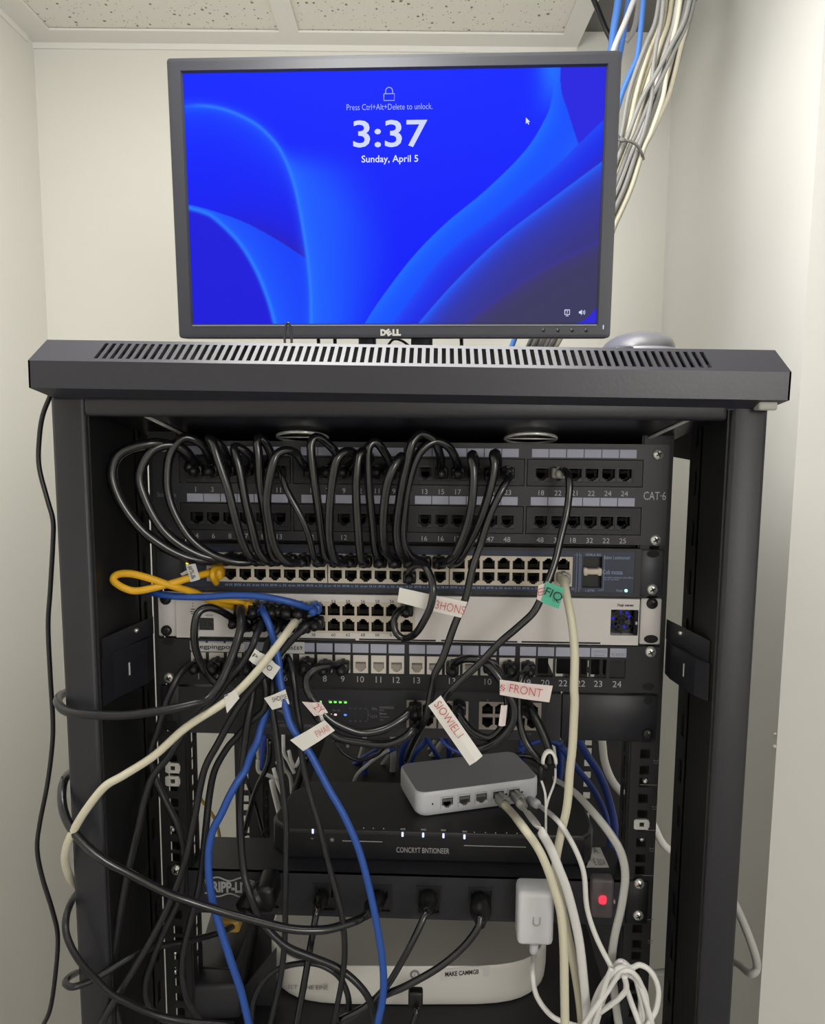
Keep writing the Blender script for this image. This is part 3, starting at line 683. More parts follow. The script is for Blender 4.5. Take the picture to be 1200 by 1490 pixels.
x = X(536, 1036); z0, z1 = Z(536, 1044), Z(536, 1030); b.box(x, x+.0002, y, y+.0002, z0, z1); b.box(x-.001, x, y, y+.0002, z0, z0+.0002); b.box(x-.001, x, y, y+.0002, z1, z1+.0002); b.box(x, x+.003, y, y+.0002, (z0+z1)/2, (z0+z1)/2+.0002)
tl(b, 540, 1039.3, 'rCIT', 4, 10, y=y); tl(b, 542, 1027.8, '5Vn.', 4, 8, y=y); tl(b, 553, 1026, 'MONOMANGR', 3.6, 21, y=y); tl(b, 553, 1030, 'OAR', 2.6, 6, y=y); tl(b, 553, 1034.8, 'Monas', 3, 10, y=y, bold=.03); tl(b, 553, 1039.3, 'Moramsnr', 3, 14, y=y); tl(b, 553, 1043.8, 'WRV –', 2.6, 7, y=y); tl(b, 560, 1055, '810070', 2.4, 8, y=y)
tl(b, 387, 1051.5, 'O3  DIHEES', 4.6, 34, y=y); tl(b, 428, 1051.4, '#', 3, 4, y=y); tl(b, 442, 1052.3, 'LIMHEA', 4.6, 17, y=y); tl(b, 421, 1019.5, 'E3', 5, 5, y=y); tl(b, 405, 1045.5, 'Blo1st', 3, 10, y=y)
for px in (708.5, 755): tl(b, px, 1015.3, '4', 2.6, 2.5, 'C', y=y); tl(b, px+14, 1064.5 if px > 710 else 1063.5, '10', 2.6, 5, 'C', y=y)
p = at(408, 1037, y); b.add([(p[0]-.004, y, p[2]+.002), (p[0]+.003, y, p[2]+.003), (p[0]+.001, y, p[2]), (p[0]+.004, y, p[2]-.004)], [(0, 1, 2), (1, 3, 2)])
b.build('printing', 'print_g', rt_)
slots(rt_, ((943, 1019.5),), y=Yr+.0004, rx=.0038, rz=.0032); slots(rt_, ((250, 1055), (246, 1005)), rx=.0048, rz=.0036)
screws(rt_, ((942.2, 1067.7),), SCREW_K, Yr+.001)
# ---- power strip unit ----------------------------------------------------
Yp = -.004; zb, zt = Z(600, 1333.5), Z(600, 1272)
pdu = thing('power_strip', 'black rack power strip with a grey wave-framed maker logo and black plugs in its outlets', 'power strip', (0, 0, zb))
oc = [(392, 1300), (474, 1303), (553, 1305), (624, 1307), (699, 1309)]; ow, oh = mm(37, 0, -.47), mm(46, 0, -.47)
oh_ = [(X(a, c)-ow/2, X(a, c)+ow/2, Z(a, c)-oh/2, Z(a, c)+oh/2) for a, c in oc]
b = MB().plate(-.2185, .2185, zb, zt, oh_, Yp, .004); b.box(-.2180, .2180, .0595, .060, zb, zt-.0002)
b.add([(-.2185, Yp, zt), (.2185, Yp, zt), (.2185, .06, zt), (-.2185, .06, zt)], [(0, 1, 2, 3)]); b.add([(-.2185, Yp, zb), (.2185, Yp, zb), (.2185, .06, zb), (-.2185, .06, zb)], [(0, 1, 2, 3)])
for s in (-1, 1): b.add([(s*.2185, Yp, zb), (s*.2185, .06, zb), (s*.2185, .06, zt), (s*.2185, Yp, zt)], [(0, 1, 2, 3)])
b.build('housing', 'panel', pdu)
ears(pdu, 'panel_dk', zb, zt, .2190)
om = MB(); om.plate(-ow/2, ow/2, -oh/2, oh/2, [(-ow*.4, ow*.4, -oh*.4, oh*.4)], -.0006, .004); om.plate(-ow*.4, ow*.4, -oh*.4, oh*.4, [(-.0075, -.0055, -.001, .0075), (.0055, .0075, -.001, .0075), (-.002, .002, -.0095, -.005)], .0025, .006, 1); om.plate(-ow*.4, ow*.4, -oh*.4, oh*.4, [], .0085, .001, 2)
ome = om.mesh('outlet', ['panel_dk', 'port_black', 'gap'])
for a, c in oc: inst('outlet', ome, pdu, (X(a, c), Yp, Z(a, c)))
b = MB(); c = at(334, 1291, Yp-.0004)
b.text('TRIPP-LITE', c, mm(17, 0, -.47), mm(72, 0, -.47), bold=.045)
for s in (-1, 1):
    P = [c+np.array([mm(-37+74*k/28, 0, -.47), 0, s*(mm(12.5, 0, -.47)+mm(2.6, 0, -.47)*math.cos(k/28*4*math.pi+math.pi)*1)]) for k in range(29)]
    b.tube(P, .0009, 4)
b.build('logo', 'uline', pdu)
MB().add([at(862, 1234, .02), at(873, 1234, .02), at(886, 1262, .0)+np.array([0, 0, 0]), at(853, 1262, .0)], [(0, 1, 2, 3)])
st = MB(); q = [atz(px, py, zt+.0006) for px, py in ((862, 1233), (873, 1233), (886, 1262), (853, 1262))]; st.add(q, [(0, 1, 2, 3)]); st.add([p-np.array([0, 0, .0005]) for p in q], [(3, 2, 1, 0)])
so = st.build('warning_sticker', 'strip_wh', pdu); b = MB(); cc = sum(q)/4+np.array([0, 0, .0006]); b.text('A', cc+np.array([.0005, .012, 0]), .012, .005, xd=(1, 0, 0), zd=(0, 1, 0)); b.text('E B0A', cc+np.array([.001, -.010, 0]), .012, .012, xd=(1, 0, 0), zd=(0, 1, 0)); b.build('printing', 'print_g', so)
screws(pdu, ((929.5, 1285.5), (928, 1331.5), (257, 1265.5)), y=-.0022)
# plugs in the outlets (each belongs to its cord, built below)
ZP = zt                                                           # top of the power strip
sh = MB().box(-.128, .186, .062, .40, ZP-.0035, ZP-.0005); sh.build('rear_shelf', 'rack_in', rack)

# ---- wide black switch lying on the power strip --------------------------
zf_t = Z(600, 1211, .022); yb = float(atz(520, 1137, zf_t)[1])
wx0, wx1 = X(418, 1230, .022), X(850, 1240, .022)
dsw = thing('network_switch', 'wide black desktop switch with white lights, lying on the power strip', 'network switch', ((wx0+wx1)/2, .12, ZP))
pl = [(wx0, .022), (wx1, .022), (wx1+.008, .030), (wx1+.0125, .045), (wx1+.012, yb-.02), (wx1+.004, yb), (wx0+.008, yb), (wx0-.012, yb-.03), (wx0-.020, .050), (wx0-.017, .040)]
def slab(pl, z0, z1, ch, inset_bottom=.0):
    b = MB(); n = len(pl); c = (sum(p[0] for p in pl)/n, sum(p[1] for p in pl)/n)
    def ring(d, z):
        o = []
        for p in pl:
            v = np.array(p)-c; l = np.linalg.norm(v); o.append((*(c+v*(1-d/l)), z))
        return o
    rings = [ring(.0015, z0), ring(0, z0+.002), ring(0, z1-ch), ring(ch*.35, z1-ch*.35), ring(ch, z1)]
    vs = sum(rings, []); fs = [(k*n+i, k*n+(i+1) % n, (k+1)*n+(i+1) % n, (k+1)*n+i) for k in range(4) for i in range(n)]
    b.add(vs, fs+[tuple(range(n))[::-1]], 0); b.add(vs[4*n:], [tuple(range(n))], 1); return b
slab(pl, ZP+.001, zf_t, .0035).build('housing', ['switch_face', 'switch_top'], dsw)
y = .0218; b = MB()
b.text('CONCRYT BNTIONEER', at(615, 1237.5, y), mm(8.5, 0, -.43), mm(79, 0, -.43))
for a, c in (((498, 1223.2), (556, 1225.2)), ((675, 1229.5), (765, 1233.5))):
    p, q = at(*a, y), at(*c, y); b.box(p[0], q[0], y-.0002, y+.0002, (p[2]+q[2])/2-.0003, (p[2]+q[2])/2+.0003)
for k in range(4):
    c = at(483, 1222, y); a = math.pi*k/4; v = np.array([math.cos(a), 0, math.sin(a)])*.0024; o_ = np.array([-v[2], 0, v[0]])*.09; b.add([c-v-o_, c+v-o_, c+v+o_, c-v+o_], [(0, 1, 2, 3)])
b.text('sp', at(454, 1220.5, y), .002, .003)
for k, px in enumerate((529, 543, 558)): b.oval(X(px, 1205, y), Z(px, 1205+.3*k, y), y, .0006, .0006)
for k, px in enumerate((690, 706, 721, 737, 752)): b.oval(X(px, 1211, y), Z(px, 1211+.4*k, y), y, .0006, .0006)
for px, py in ((586, 1206.5), (616, 1207.2), (645, 1208), (676, 1210)): b.text('oo', at(px, py, y), .0018, .0048)
b.build('printing', 'uline', dsw)
for px, py in ((455, 1209.5), (585.5, 1214), (615.5, 1215), (645, 1216), (675.5, 1217.5)):
    p = at(px, py, y); MB().rbox(p[0]-.0011, p[0]+.0011, y-.0008, y+.0006, p[2]-.0026, p[2]+.0026, .001, 2).build('status_light', 'led_white', dsw)

# ---- small white switch on top of it -------------------------------------
A, B, D = atz(612, 1191, zf_t), atz(793, 1176, zf_t), atz(562, 1158, zf_t)
A = atz(606, 1192, zf_t); lw, ld = .142, .075; ya = math.radians(18); ux = np.array([math.cos(ya), math.sin(ya), 0]); vy = np.array([-ux[1], ux[0], 0])
hz_ = .027
mat_m = Matrix(((ux[0], vy[0], 0, A[0]), (ux[1], vy[1], 0, A[1]), (0, 0, 1, zf_t+.001), (0, 0, 0, 1)))
msw = thing('network_switch', 'small white five-port switch sitting on the wide black switch', 'network switch', tuple(A+ux*lw/2+vy*ld/2))
def rrect(w0, w1, d0, d1, r, n=6):
    P = []
    for cx, cy, a0 in ((w1-r, d0+r, -90), (w1-r, d1-r, 0), (w0+r, d1-r, 90), (w0+r, d0+r, 180)):
        for k in range(n+1): a = math.radians(a0+90*k/n); P.append((cx+r*math.cos(a), cy+r*math.sin(a)))
    return P
rr = rrect(0, lw, 0, ld, .011)
b = MB(); n = len(rr); c = (lw/2, ld/2)
def sc_(k, z): return [(c[0]+(p[0]-c[0])*k[0], c[1]+(p[1]-c[1])*k[1], z) for p in rr]
ks = [((.95, .93), 0), ((.985, .975), .0025), ((1, 1), .006), ((1, 1), hz_-.004), ((.992, .988), hz_-.001), ((.975, .965), hz_)]
vs = sum([sc_(k, z) for k, z in ks], [])
b.add(vs, [(k*n+i, k*n+(i+1) % n, (k+1)*n+(i+1) % n, (k+1)*n+i) for k in range(5) for i in range(n)], 0, True)
b.add(vs[5*n:], [tuple(range(n))], 1); b.add(vs[:n], [tuple(range(n))[::-1]], 0)
b.xf(mat_m).build('housing', ['mini_white', 'mini_top'], msw)
mpp = Matrix(mat_m); MI = mpp.inverted()
def face_u(px, py):                                                # pixel -> local (u, z) on the small switch's front
    nrm = -vy; o = np.array(mpp.translation); d = FW+RT*(px-600)/F-UP*(py-745)/F; t = ((o-CP) @ nrm)/(d @ nrm); q = MI @ Vector(CP+t*d); return q[0], .0138
pm = port_mesh('port', .0142, .0128, 'mini_white', 'jack_dk', False, .88, 'cab_gray', .0018)
for px, py in ((650, 1172), (675, 1170), (699.5, 1168), (724, 1165.5), (747, 1163)):
    u, zz = face_u(px, py); o = inst('port', pm, msw, mpp @ Vector((u, -.0020, zz))); o.rotation_euler = (0, 0, math.atan2(ux[1], ux[0]))
b = MB(); u, zz = face_u(629, 1176); b.oval(u, zz, -.0004, .0009, .0012)
for px, py in ((736, 1160), (759, 1157)):
    u, zz = face_u(px, py); b.oval(u, zz, -.0004, .0012, .0012)
b.xf(mpp).build('reset_hole', 'gap', msw)

# ---- white router on the lower shelf -------------------------------------
yrf = .035; zr0 = Z(560, 1463, yrf); zr1 = Z(590, 1404, yrf+.003)
shelf = MB(); shelf.box(-.2185, .2185, -.003, .40, zr0-.004, zr0-.001); shelf.box(-.2185, .2185, -.004, -.002, zr0-.05, zr0-.001); so = shelf.build('lower_shelf', 'panel_dk', rack)
rw = thing('wifi_router', 'white rounded router with grey top on the lower shelf under the power strip', 'router', (X(595, 1430, .1), .12, zr0))
cxr = X(590, 1430, yrf); hw, hd = mm(412/2, .08, -.55), .085; N = 44; pl = []
for k in range(N):
    a = 2*math.pi*k/N; ca, sa = math.cos(a), math.sin(a); pl.append((hw*abs(ca)**(2/5.2)*(1 if ca >= 0 else -1), hd*abs(sa)**(2/2.6)*(1 if sa >= 0 else -1)))
RR = Matrix.Translation((cxr, yrf+hd, 0)) @ Matrix.Rotation(math.radians(2.5), 4, 'Z')
b = MB(); vs = []
ks = [(.97, zr0), (.995, zr0+.004), (1, zr0+.012), (1, zr1-.004), (.995, zr1-.0012), (.985, zr1)]
for k, z in ks: vs += [(p[0]*k, p[1]*k, z) for p in pl]
b.add(vs, [(k*N+i, k*N+(i+1) % N, (k+1)*N+(i+1) % N, (k+1)*N+i) for k in range(5) for i in range(N)], 0, True)
b.add(vs[5*N:], [tuple(range(N))], 1); b.add(vs[:N], [tuple(range(N))[::-1]], 0); b.xf(RR).build('housing', ['router_white', 'router_top'], rw)
def rfront(px, py, lift=.0005):                                     # point on the curved front
    best = None
    for Yq in np.linspace(yrf-.02, yrf+.12, 281):
        p = at(px, py, Yq); q = RR.inverted() @ Vector(p)
        if (abs(q[0])/hw)**5.2+(abs(q[1])/hd)**2.6 <= 1: best = p; break
    return np.array(best)-np.array([0, lift, 0])
def rtext(b, t, px0, px1, py0, py1, h, **kw):
    p, q = rfront(px0, py0), rfront(px1, py1); d = q-p; L = np.linalg.norm(d); mid = rfront((px0+px1)/2, (py0+py1)/2); b.text(t, np.array([(p+q)[0]/2, min((p+q)[1]/2, mid[1])-.0008, (p+q)[2]/2]), h, L, xd=d/L, **kw)
b = MB(); rtext(b, 'ELT  ONE EINE', 420, 478, 1432.5, 1433.5, .0048, bold=.01); b.build('printing', 'print_g', rw)
p, q = rfront(640, 1418), rfront(712, 1412); d = (q-p); L = np.linalg.norm(d); d /= L
lb = MB(); z_ = np.array([0, 0, .0065]); lb.add([p-z_, q-z_, q+z_, p+z_], [(0, 1, 2, 3)]); lb.add([p-z_+(0, .0003, 0), q-z_+(0, .0003, 0), q+z_+(0, .0003, 0), p+z_+(0, .0003, 0)], [(3, 2, 1, 0)])
lo = lb.build('name_label', 'strip_wh', rw); b = MB(); b.text('MAKE CAMMGB', (p+q)/2+np.array([-.003, -.0005, 0]), .0056, .036, xd=d, bold=.03); b.build('printing', 'print_k', lo)
c = rfront(603.5, 1417.5, .0008); b = MB(); P = [c+np.array([.0042*math.cos(2*math.pi*k/20), 0, .0042*math.sin(2*math.pi*k/20)]) for k in range(21)]; b.tube(P, .0010, 6, cap=False); b.text('1', c+np.array([0, -.0006, 0]), .004); b.build('badge', 'print_g', rw)

# ---- black power brick and bits at the lower left ------------------------
a, c = at(262, 1436, .0), at(342, 1490, .0)
pb = thing('power_brick', 'large black power brick on the lower shelf at the left', 'power brick', ((a[0]+c[0])/2, .07, zr0))
b = MB(); zt_ = Z(300, 1434, .005); b.rbox(X(268, 1450, .005), X(343, 1450, .005), .005, .15, zr0-.0005, zt_, .005, 2); b.xf(Matrix.Translation((X(300, 1450), .05, 0)) @ Matrix.Rotation(.10, 4, 'Z') @ Matrix.Translation((-X(300, 1450), -.05, 0))); b.build('case', 'panel', pb)
b = MB(); b.rbox(X(280, 1440, .005), X(330, 1440, .005), .03, .13, zt_, zt_+.0015, .0006, 1); b.build('top_label', 'port_black', pb)
zq = Z(356, 1418, .05); b = MB(); xg = X(352, 1440, .02); b.prism([(X(357, 1480, .04), zr0-.001), (X(404, 1480, .04), zr0-.001), (X(404, 1360, .04), Z(395, 1372, .04)), (X(357, 1420, .04), zq)], .030, .034); b.build('shelf_gusset', 'panel_dk', so)
p = at(318, 1412, .22); ga = thing('power_adapter', 'grey power adapter lying behind the black power brick', 'power adapter', (p[0], .24, zr0))
zgt = Z(318, 1398, .2); b = MB(); b.rbox(X(292, 1410, .2), X(345, 1410, .2), .19, .27, zr0-.001, zgt, .004, 2); b.build('case', 'cab_gray', ga); b = MB(); b.rbox(X(306, 1410, .2), X(340, 1410, .2), .20, .26, zgt, zgt+.003, .002, 1); b.build('lid', 'uline', ga)

# ---- white wall-plug adapter hanging on the strip ------------------------
Ya = -.036
a, c = at(754, 1299, Ya), at(805, 1378.5, Ya)
wa = thing('power_adapter', 'white plug-in power adapter with a grey U logo, plugged into the strip', 'power adapter', ((a[0]+c[0])/2, -.03, c[2]))
b = MB().rbox(a[0], c[0], Ya, Yp-.004, c[2], a[2], .005, 3); b.build('case', 'mini_white', wa)
b = MB().rbox(a[0]+.008, c[0]-.008, Yp-.005, .003, (a[2]+c[2])/2-.012, (a[2]+c[2])/2+.012, .002, 1); b.build('plug_base', 'mini_white', wa)
c2 = at(780.5, 1341, Ya-.0004); b = MB(); P = [c2+np.array(q) for q in [(-.0032, 0, .0042), (-.0032, 0, -.001)]+[(.0032*math.cos(math.pi+math.pi*k/8), 0, -.001+.0032*math.sin(math.pi+math.pi*k/8)) for k in range(1, 8)]+[(.0032, 0, -.001), (.0032, 0, .0042)]]
b.tube(P, .0007, 6); b.build('logo', 'cab_gray', wa)
b = MB(); p = at(776.5, 1378, Ya+.02); b.tube([p+np.array([0, 0, .004]), p-np.array([0, 0, .004]), p-np.array([0, 0, .0075])], [.0046, .0042, .0030], 12); b.build('strain_relief', 'mini_white', wa)

# ---- clear box with a red light ------------------------------------------
Yl = -.018; a, c = at(861, 1284, Yl), at(892, 1338, Yl)
lb_ = thing('surge_monitor', 'frosted clear plastic box with a glowing red light beside the white adapter', 'indicator', ((a[0]+c[0])/2, -.015, c[2]))
MB().rbox(a[0], c[0], Yl, Yp-.001, c[2], a[2]+.003, .003, 2).build('case', 'led_box', lb_)
MB().rbox(a[0]+.003, c[0]-.003, Yl+.0095, Yp-.002, c[2]+.004, a[2]-.001, .002, 1).build('circuit_card', 'led_core', lb_)
p = at(875.5, 1306, Yl+.008); b = MB(); b.rbox(p[0]-.0034, p[0]+.0034, Yl+.004, Yl+.0095, p[2]-.0044, p[2]+.0044, .0025, 2); b.build('red_light', 'led_red', lb_)
for s, px in ((-1, 861), (1, 892)): MB().cyl((X(px, 1312, Yl+.008), Yl+.008, Z(px, 1312, Yl+.008)), (s, 0, 0), .0022, .0016, 8).build('catch', 'plug_clear', lb_)

# ================================================================== MONITOR
mq = dict(c=np.array([-.0288, .1968, .2432]), yaw=-.0102, tilt=.0423, roll=.0029, W=.507, H=.3083)
ux_ = np.array([math.cos(mq['yaw'])*math.cos(mq['roll']), math.sin(mq['yaw'])*math.cos(mq['roll']), math.sin(mq['roll'])]); nn = np.array([math.sin(mq['yaw']), -math.cos(mq['yaw']), 0])
uz_ = math.cos(mq['tilt'])*np.array([0, 0, 1])+math.sin(mq['tilt'])*nn; uz_ -= ux_*(uz_ @ ux_); uz_ /= np.linalg.norm(uz_); uy_ = np.cross(uz_, ux_)
MM = Matrix(((ux_[0], uy_[0], uz_[0], mq['c'][0]), (ux_[1], uy_[1], uz_[1], mq['c'][1]), (ux_[2], uy_[2], uz_[2], mq['c'][2]), (0, 0, 0, 1))); MMI = MM.inverted()
def ml(px, py, yl=0.0):                                             # pixel -> local x, z on the plane yl behind the monitor's front
    o = mq['c']+uy_*yl; d = FW+RT*(px-600)/F-UP*(py-745)/F; t = ((o-CP) @ uy_)/(d @ uy_); q = MMI @ Vector(CP+t*d); return q[0], q[2]
zc_ = .0575
mon = thing('monitor', 'black flat monitor showing a blue lock screen, standing on the rack top', 'monitor', (-.03, .24, zc_))
W2, H2 = .507/2, .3083/2
sx0, sz1 = ml(265, 105); sx1, _ = ml(882, 97); _, sz0 = ml(580, 470.5)
_, sz1 = ml(580, 100.5)
b = MB(); r = .004
b.plate(-W2+r, W2-r, -H2+r, H2-r, [(sx0-.0022, sx1+.0022, sz0-.0022, sz1+.0022)], 0, .005)
# rounded outer shell
pl = []
for cx, cz, a0 in ((W2-r, -H2+r, -90), (W2-r, H2-r, 0), (-W2+r, H2-r, 90), (-W2+r, -H2+r, 180)):
    for k in range(5): a = math.radians(a0+22.5*k); pl.append((cx+r*math.cos(a), cz+r*math.sin(a)))
n = len(pl); inn = [(max(-W2+r, min(W2-r, p[0])), max(-H2+r, min(H2-r, p[1]))) for p in pl]
vs = [(p[0], 0, p[1]) for p in inn]+[(p[0], .0004, p[1]) for p in pl]+[(p[0], .020, p[1]) for p in pl]+[(p[0]*.9, .036, p[1]*.86) for p in pl]
vs = [(p[0], 0, p[1]) for p in inn]+[(inn[i][0]+(pl[i][0]-inn[i][0])*.8, 0.0003, inn[i][1]+(pl[i][1]-inn[i][1])*.8) for i in range(n)]+[(p[0], .0015, p[1]) for p in pl]+[(p[0], .022, p[1]) for p in pl]+[(p[0]*.88, .040, p[1]*.82) for p in pl]
b.add(vs, [(k*n+i, k*n+(i+1) % n, (k+1)*n+(i+1) % n, (k+1)*n+i) for k in range(4) for i in range(n)]+[tuple(range(4*n, 5*n))])
b.xf(MM).build('bezel', 'bezel', mon)
e = MB(); g = .0022                                                 # bevelled inner lip of the bezel
P0 = [(sx0-g, -.0002, sz0-g), (sx1+g, -.0002, sz0-g), (sx1+g, -.0002, sz1+g), (sx0-g, -.0002, sz1+g)]; P1 = [(sx0, .0035, sz0), (sx1, .0035, sz0), (sx1, .0035, sz1), (sx0, .0035, sz1)]
e.add(P0+P1, [(i, (i+1) % 4, (i+1) % 4+4, i+4) for i in range(4)]); e.xf(MM).build('bezel_lip', 'bezel', mon)
b = MB().box(sx0-.0005, sx1+.0005, -.0006, .0002, sz0-.0028, sz0-.0018); b.xf(MM).build('chrome_line', 'bezel_edge', mon)
# the screen: a fine grid whose colours draw the wallpaper
NX, NY = 520, 312
U, V = np.meshgrid(np.linspace(0, 1, NX+1), np.linspace(0, 1, NY+1))
PXg = 264+U*(882-264)+ (1-U)*(V)*14 - U*V*14; PYg = (105+(97-105)*U)*(1-V)+470.5*V
def poly(pts, n=14): return np.array([p[:2] for p in spline([(a, c, 0) for a, c in pts], n)])
def near(pts):
    P = poly(pts); best = np.full(PXg.shape, 1e9); side = np.zeros(PXg.shape)
    for i in range(len(P)-1):
        a, d = P[i], P[i+1]-P[i]; L2 = d @ d+1e-9; t = np.clip(((PXg-a[0])*d[0]+(PYg-a[1])*d[1])/L2, 0, 1)
        ex, ey = PXg-a[0]-t*d[0], PYg-a[1]-t*d[1]; q = np.hypot(ex, ey); m = q < best
        best = np.where(m, q, best); side = np.where(m, np.sign(d[0]*(PYg-a[1])-d[1]*(PXg-a[0])), side)
    return best, side
def sst(x, a, b): t = np.clip((x-a)/(b-a), 0, 1); return t*t*(3-2*t)
IMG = np.zeros(PXg.shape+(3,)); IMG[:] = (28, 46, 255)
IMG += (np.clip((PYg-100)/370, 0, 1)*-14)[..., None]*np.array([.4, 1, .5])
def lay(wt, col): 
    global IMG
    wt = np.clip(wt, 0, 1)[..., None]; IMG = IMG*(1-wt)+np.array(col, float)*wt
# right-hand dark field and the diagonal ribbons
Cc = [(806, 80), (806, 118), (804, 140), (795, 168), (765, 215), (710, 270), (650, 320), (600, 372), (550, 440), (520, 490)]
Dc = [(905, 150), (877, 172), (842, 206), (810, 237), (725, 307), (650, 367), (600, 432), (560, 490)]
Ec = [(905, 210), (875, 231), (800, 287), (725, 346), (660, 411), (605, 476), (595, 490)]
Fc = [(905, 330), (870, 346), (775, 396), (675, 471), (640, 500)]
dC, sC = near(Cc); dD, sD = near(Dc); dE, sE = near(Ec); dF, sF = near(Fc)
inC = (sC < 0)*sst(dC, 0, 2); inD = (sD < 0)*sst(dD, 0, 2); inE = (sE < 0)*sst(dE, 0, 2); inF = (sF < 0)*1.0
top = sst(PXg, 812, 846)*(sst(PYg, 220, 120))
topf = sst(PYg, 95, 185); lay(inC*(.35+.65*topf), (26, 78, 255)); lay(inC*np.exp(-dC/16)*(.2+.8*topf), (34, 112, 255)); lay(np.exp(-(dC/22)**2)*(1-topf), (36, 110, 255)); 
lay(inC*sst(dC, 20, 70)*sst(PYg, 330, 200), (36, 92, 250))
cut = near([(817, 86), (818, 128), (828, 160), (843, 207)]); lay(inC*(cut[1] < 0)*sst(PYg, 215, 195)*sst(cut[0], 0, 3), (44, 42, 222)); lay((cut[1] < 0)*(PXg > 812)*sst(PYg, 225, 190), (46, 44, 224))
lay(inD*1.0, (34, 40, 226)); lay(inD*np.exp(-dD/11)*.9, (40, 96, 255))
lay(inD*np.exp(-dD/40)*.5, (36, 60, 245)); lay(inD*sst(dD, 20, 50)*.8, (48, 46, 190))
lay(inE*1.0, (58, 56, 140)); lay(inE*np.exp(-dE/26), (44, 62, 232)); lay(inE*np.exp(-dE/7)*.95, (40, 112, 255))
lay(inE*sst(dE, 40, 120)*.8, (62, 58, 108)); lay(inF*sst(dF, 0, 4)*1.0, (64, 62, 96)); lay(inF*np.exp(-dF/14)*.55, (62, 52, 176))
cr = near([(832, 472), (850, 465), (861, 455), (868, 446), (880, 438)]); lay((cr[1] > 0)*(PXg > 826)*(PYg > 440)*sst(cr[0], 0, 1.5), (52, 46, 214))
# left petals
Ac = [(250, 150), (265, 150), (295, 150), (325, 155), (358, 168), (385, 186), (410, 216), (430, 268), (445, 350), (452, 415), (453, 475), (453, 500)]
Bc = [(250, 292), (271, 297), (290, 302), (310, 312), (345, 346), (370, 386), (388, 430), (399, 470), (404, 500)]
dA, sA = near(Ac); dB, sB = near(Bc)
under = sA > 0
tail = near([(400, 190), (430, 215), (500, 262), (560, 318), (600, 360), (560, 425), (528, 480)]) 
rgt = (~under) & (PXg > 404)
fan = sst(tail[0]*np.where(tail[1] > 0, 1, -1), -60, 42)
lay(rgt*fan*sst(PXg, 600, 470)*.95*sst(PYg, 196, 250), (30, 84, 255)); lay(rgt*np.exp(-dA/30)*sst(PYg, 200, 260), (36, 106, 255)); 
lay(under*np.exp(-dA/30)*sst(PYg, 330, 190)*.8, (30, 80, 255)); lay(under*sst(PYg, 200, 380)*.55, (36, 38, 216))
bfan = near([(262, 290), (300, 299), (350, 316), (400, 342), (452, 376)]); inB = under & (sB < 0)
lay(inB*(bfan[1] > 0)*1.0, (28, 62, 250)); lay(inB*(bfan[1] > 0)*np.exp(-dB/36), (34, 96, 255)); lay(inB*(bfan[1] < 0)*np.exp(-bfan[0]/16)*sst(PXg, 300, 440)*.75, (50, 34, 176))
lay(under*(sB > 0)*.7, (38, 34, 214)); lay(np.exp(-(dA/2.6)**2)*sst(PXg, 255, 300)*.85, (52, 138, 255)); lay(np.exp(-(dB/3.4)**2)*.9, (44, 128, 255)); lay(np.exp(-(dA/9)**2)*.35, (40, 110, 255))
IMG = np.clip(IMG, 0, 255)
L_ = IMG/255; L_ = np.where(L_ <= .04045, L_/12.92, ((L_+.055)/1.055)**2.4)
vs = np.stack([sx0+U*(sx1-sx0), np.full(U.shape, .0028), sz1+V*(sz0-sz1)], -1).reshape(-1, 3)
R3 = np.array(MM.to_3x3()); vs = vs @ R3.T+np.array(MM.translation)-np.array(WL[mon.name])
idx = np.arange((NX+1)*(NY+1)).reshape(NY+1, NX+1); fs = np.stack([idx[1:, :-1], idx[1:, 1:], idx[:-1, 1:], idx[:-1, :-1]], -1).reshape(-1, 4)
me = bpy.data.meshes.new('screen'); me.vertices.add(len(vs)); me.vertices.foreach_set('co', vs.ravel()); me.loops.add(fs.size); me.loops.foreach_set('vertex_index', fs.ravel().astype(np.int32)); me.polygons.add(len(fs)); me.polygons.foreach_set('loop_start', np.arange(0, fs.size, 4, dtype=np.int32)); me.update(calc_edges=True)
ca = me.color_attributes.new('picture', 'FLOAT_COLOR', 'POINT'); ca.data.foreach_set('color', np.concatenate([L_.reshape(-1, 3), np.ones((len(vs), 1))], 1).ravel().astype(np.float32))
sm = mat('screen_picture', (1, 1, 2), .6, spec=.01); nt = sm.node_tree; bs = nt.nodes['Principled BSDF']; at_ = nt.nodes.new('ShaderNodeAttribute'); at_.attribute_name = 'picture'; nt.links.new(at_.outputs['Color'], bs.inputs['Emission Color']); bs.inputs['Emission Strength'].default_value = 1.0
me.materials.append(sm); scr = bpy.data.objects.new('screen', me); COL.objects.link(scr); scr.parent = mon; WL['screen'] = WL[mon.name]
b = MB()
def mt(t, px, py, hp, wp, mi=0, bold=0, al='C'):
    x, z = ml(px, py, .0024); k = .507/645; b.text(t, (x, .0023, z), hp*k, wp*k if wp else None, mi, bold=bold, al=al)
mt('3:37', 567.5, 194.5, 37, 107, 0, .012); mt('Sunday, April 5', 567, 232.5, 12.5, 82, 1, .010)
mt('Press Ctrl+Alt+Delete to unlock.', 566.5, 155.3, 8, 123, 2, -.006)
x, z = ml(566, 136.5, .0024); k = .507/645
def line(pts, r, mi=2): b.tube([(x+p[0]*k, .0022, z-p[1]*k) for p in pts], r*k, 4, mi)
line([(-7.5, 0), (7.5, 0), (7.5, 9), (-7.5, 9), (-7.5, 0)], .6); line([(-5, 0), (-5, -3.5)]+[(-5*math.cos(math.pi*q/8), -3.5-5*math.sin(math.pi*q/8)) for q in range(1, 8)]+[(5, -3.5), (5, 0)], .6)
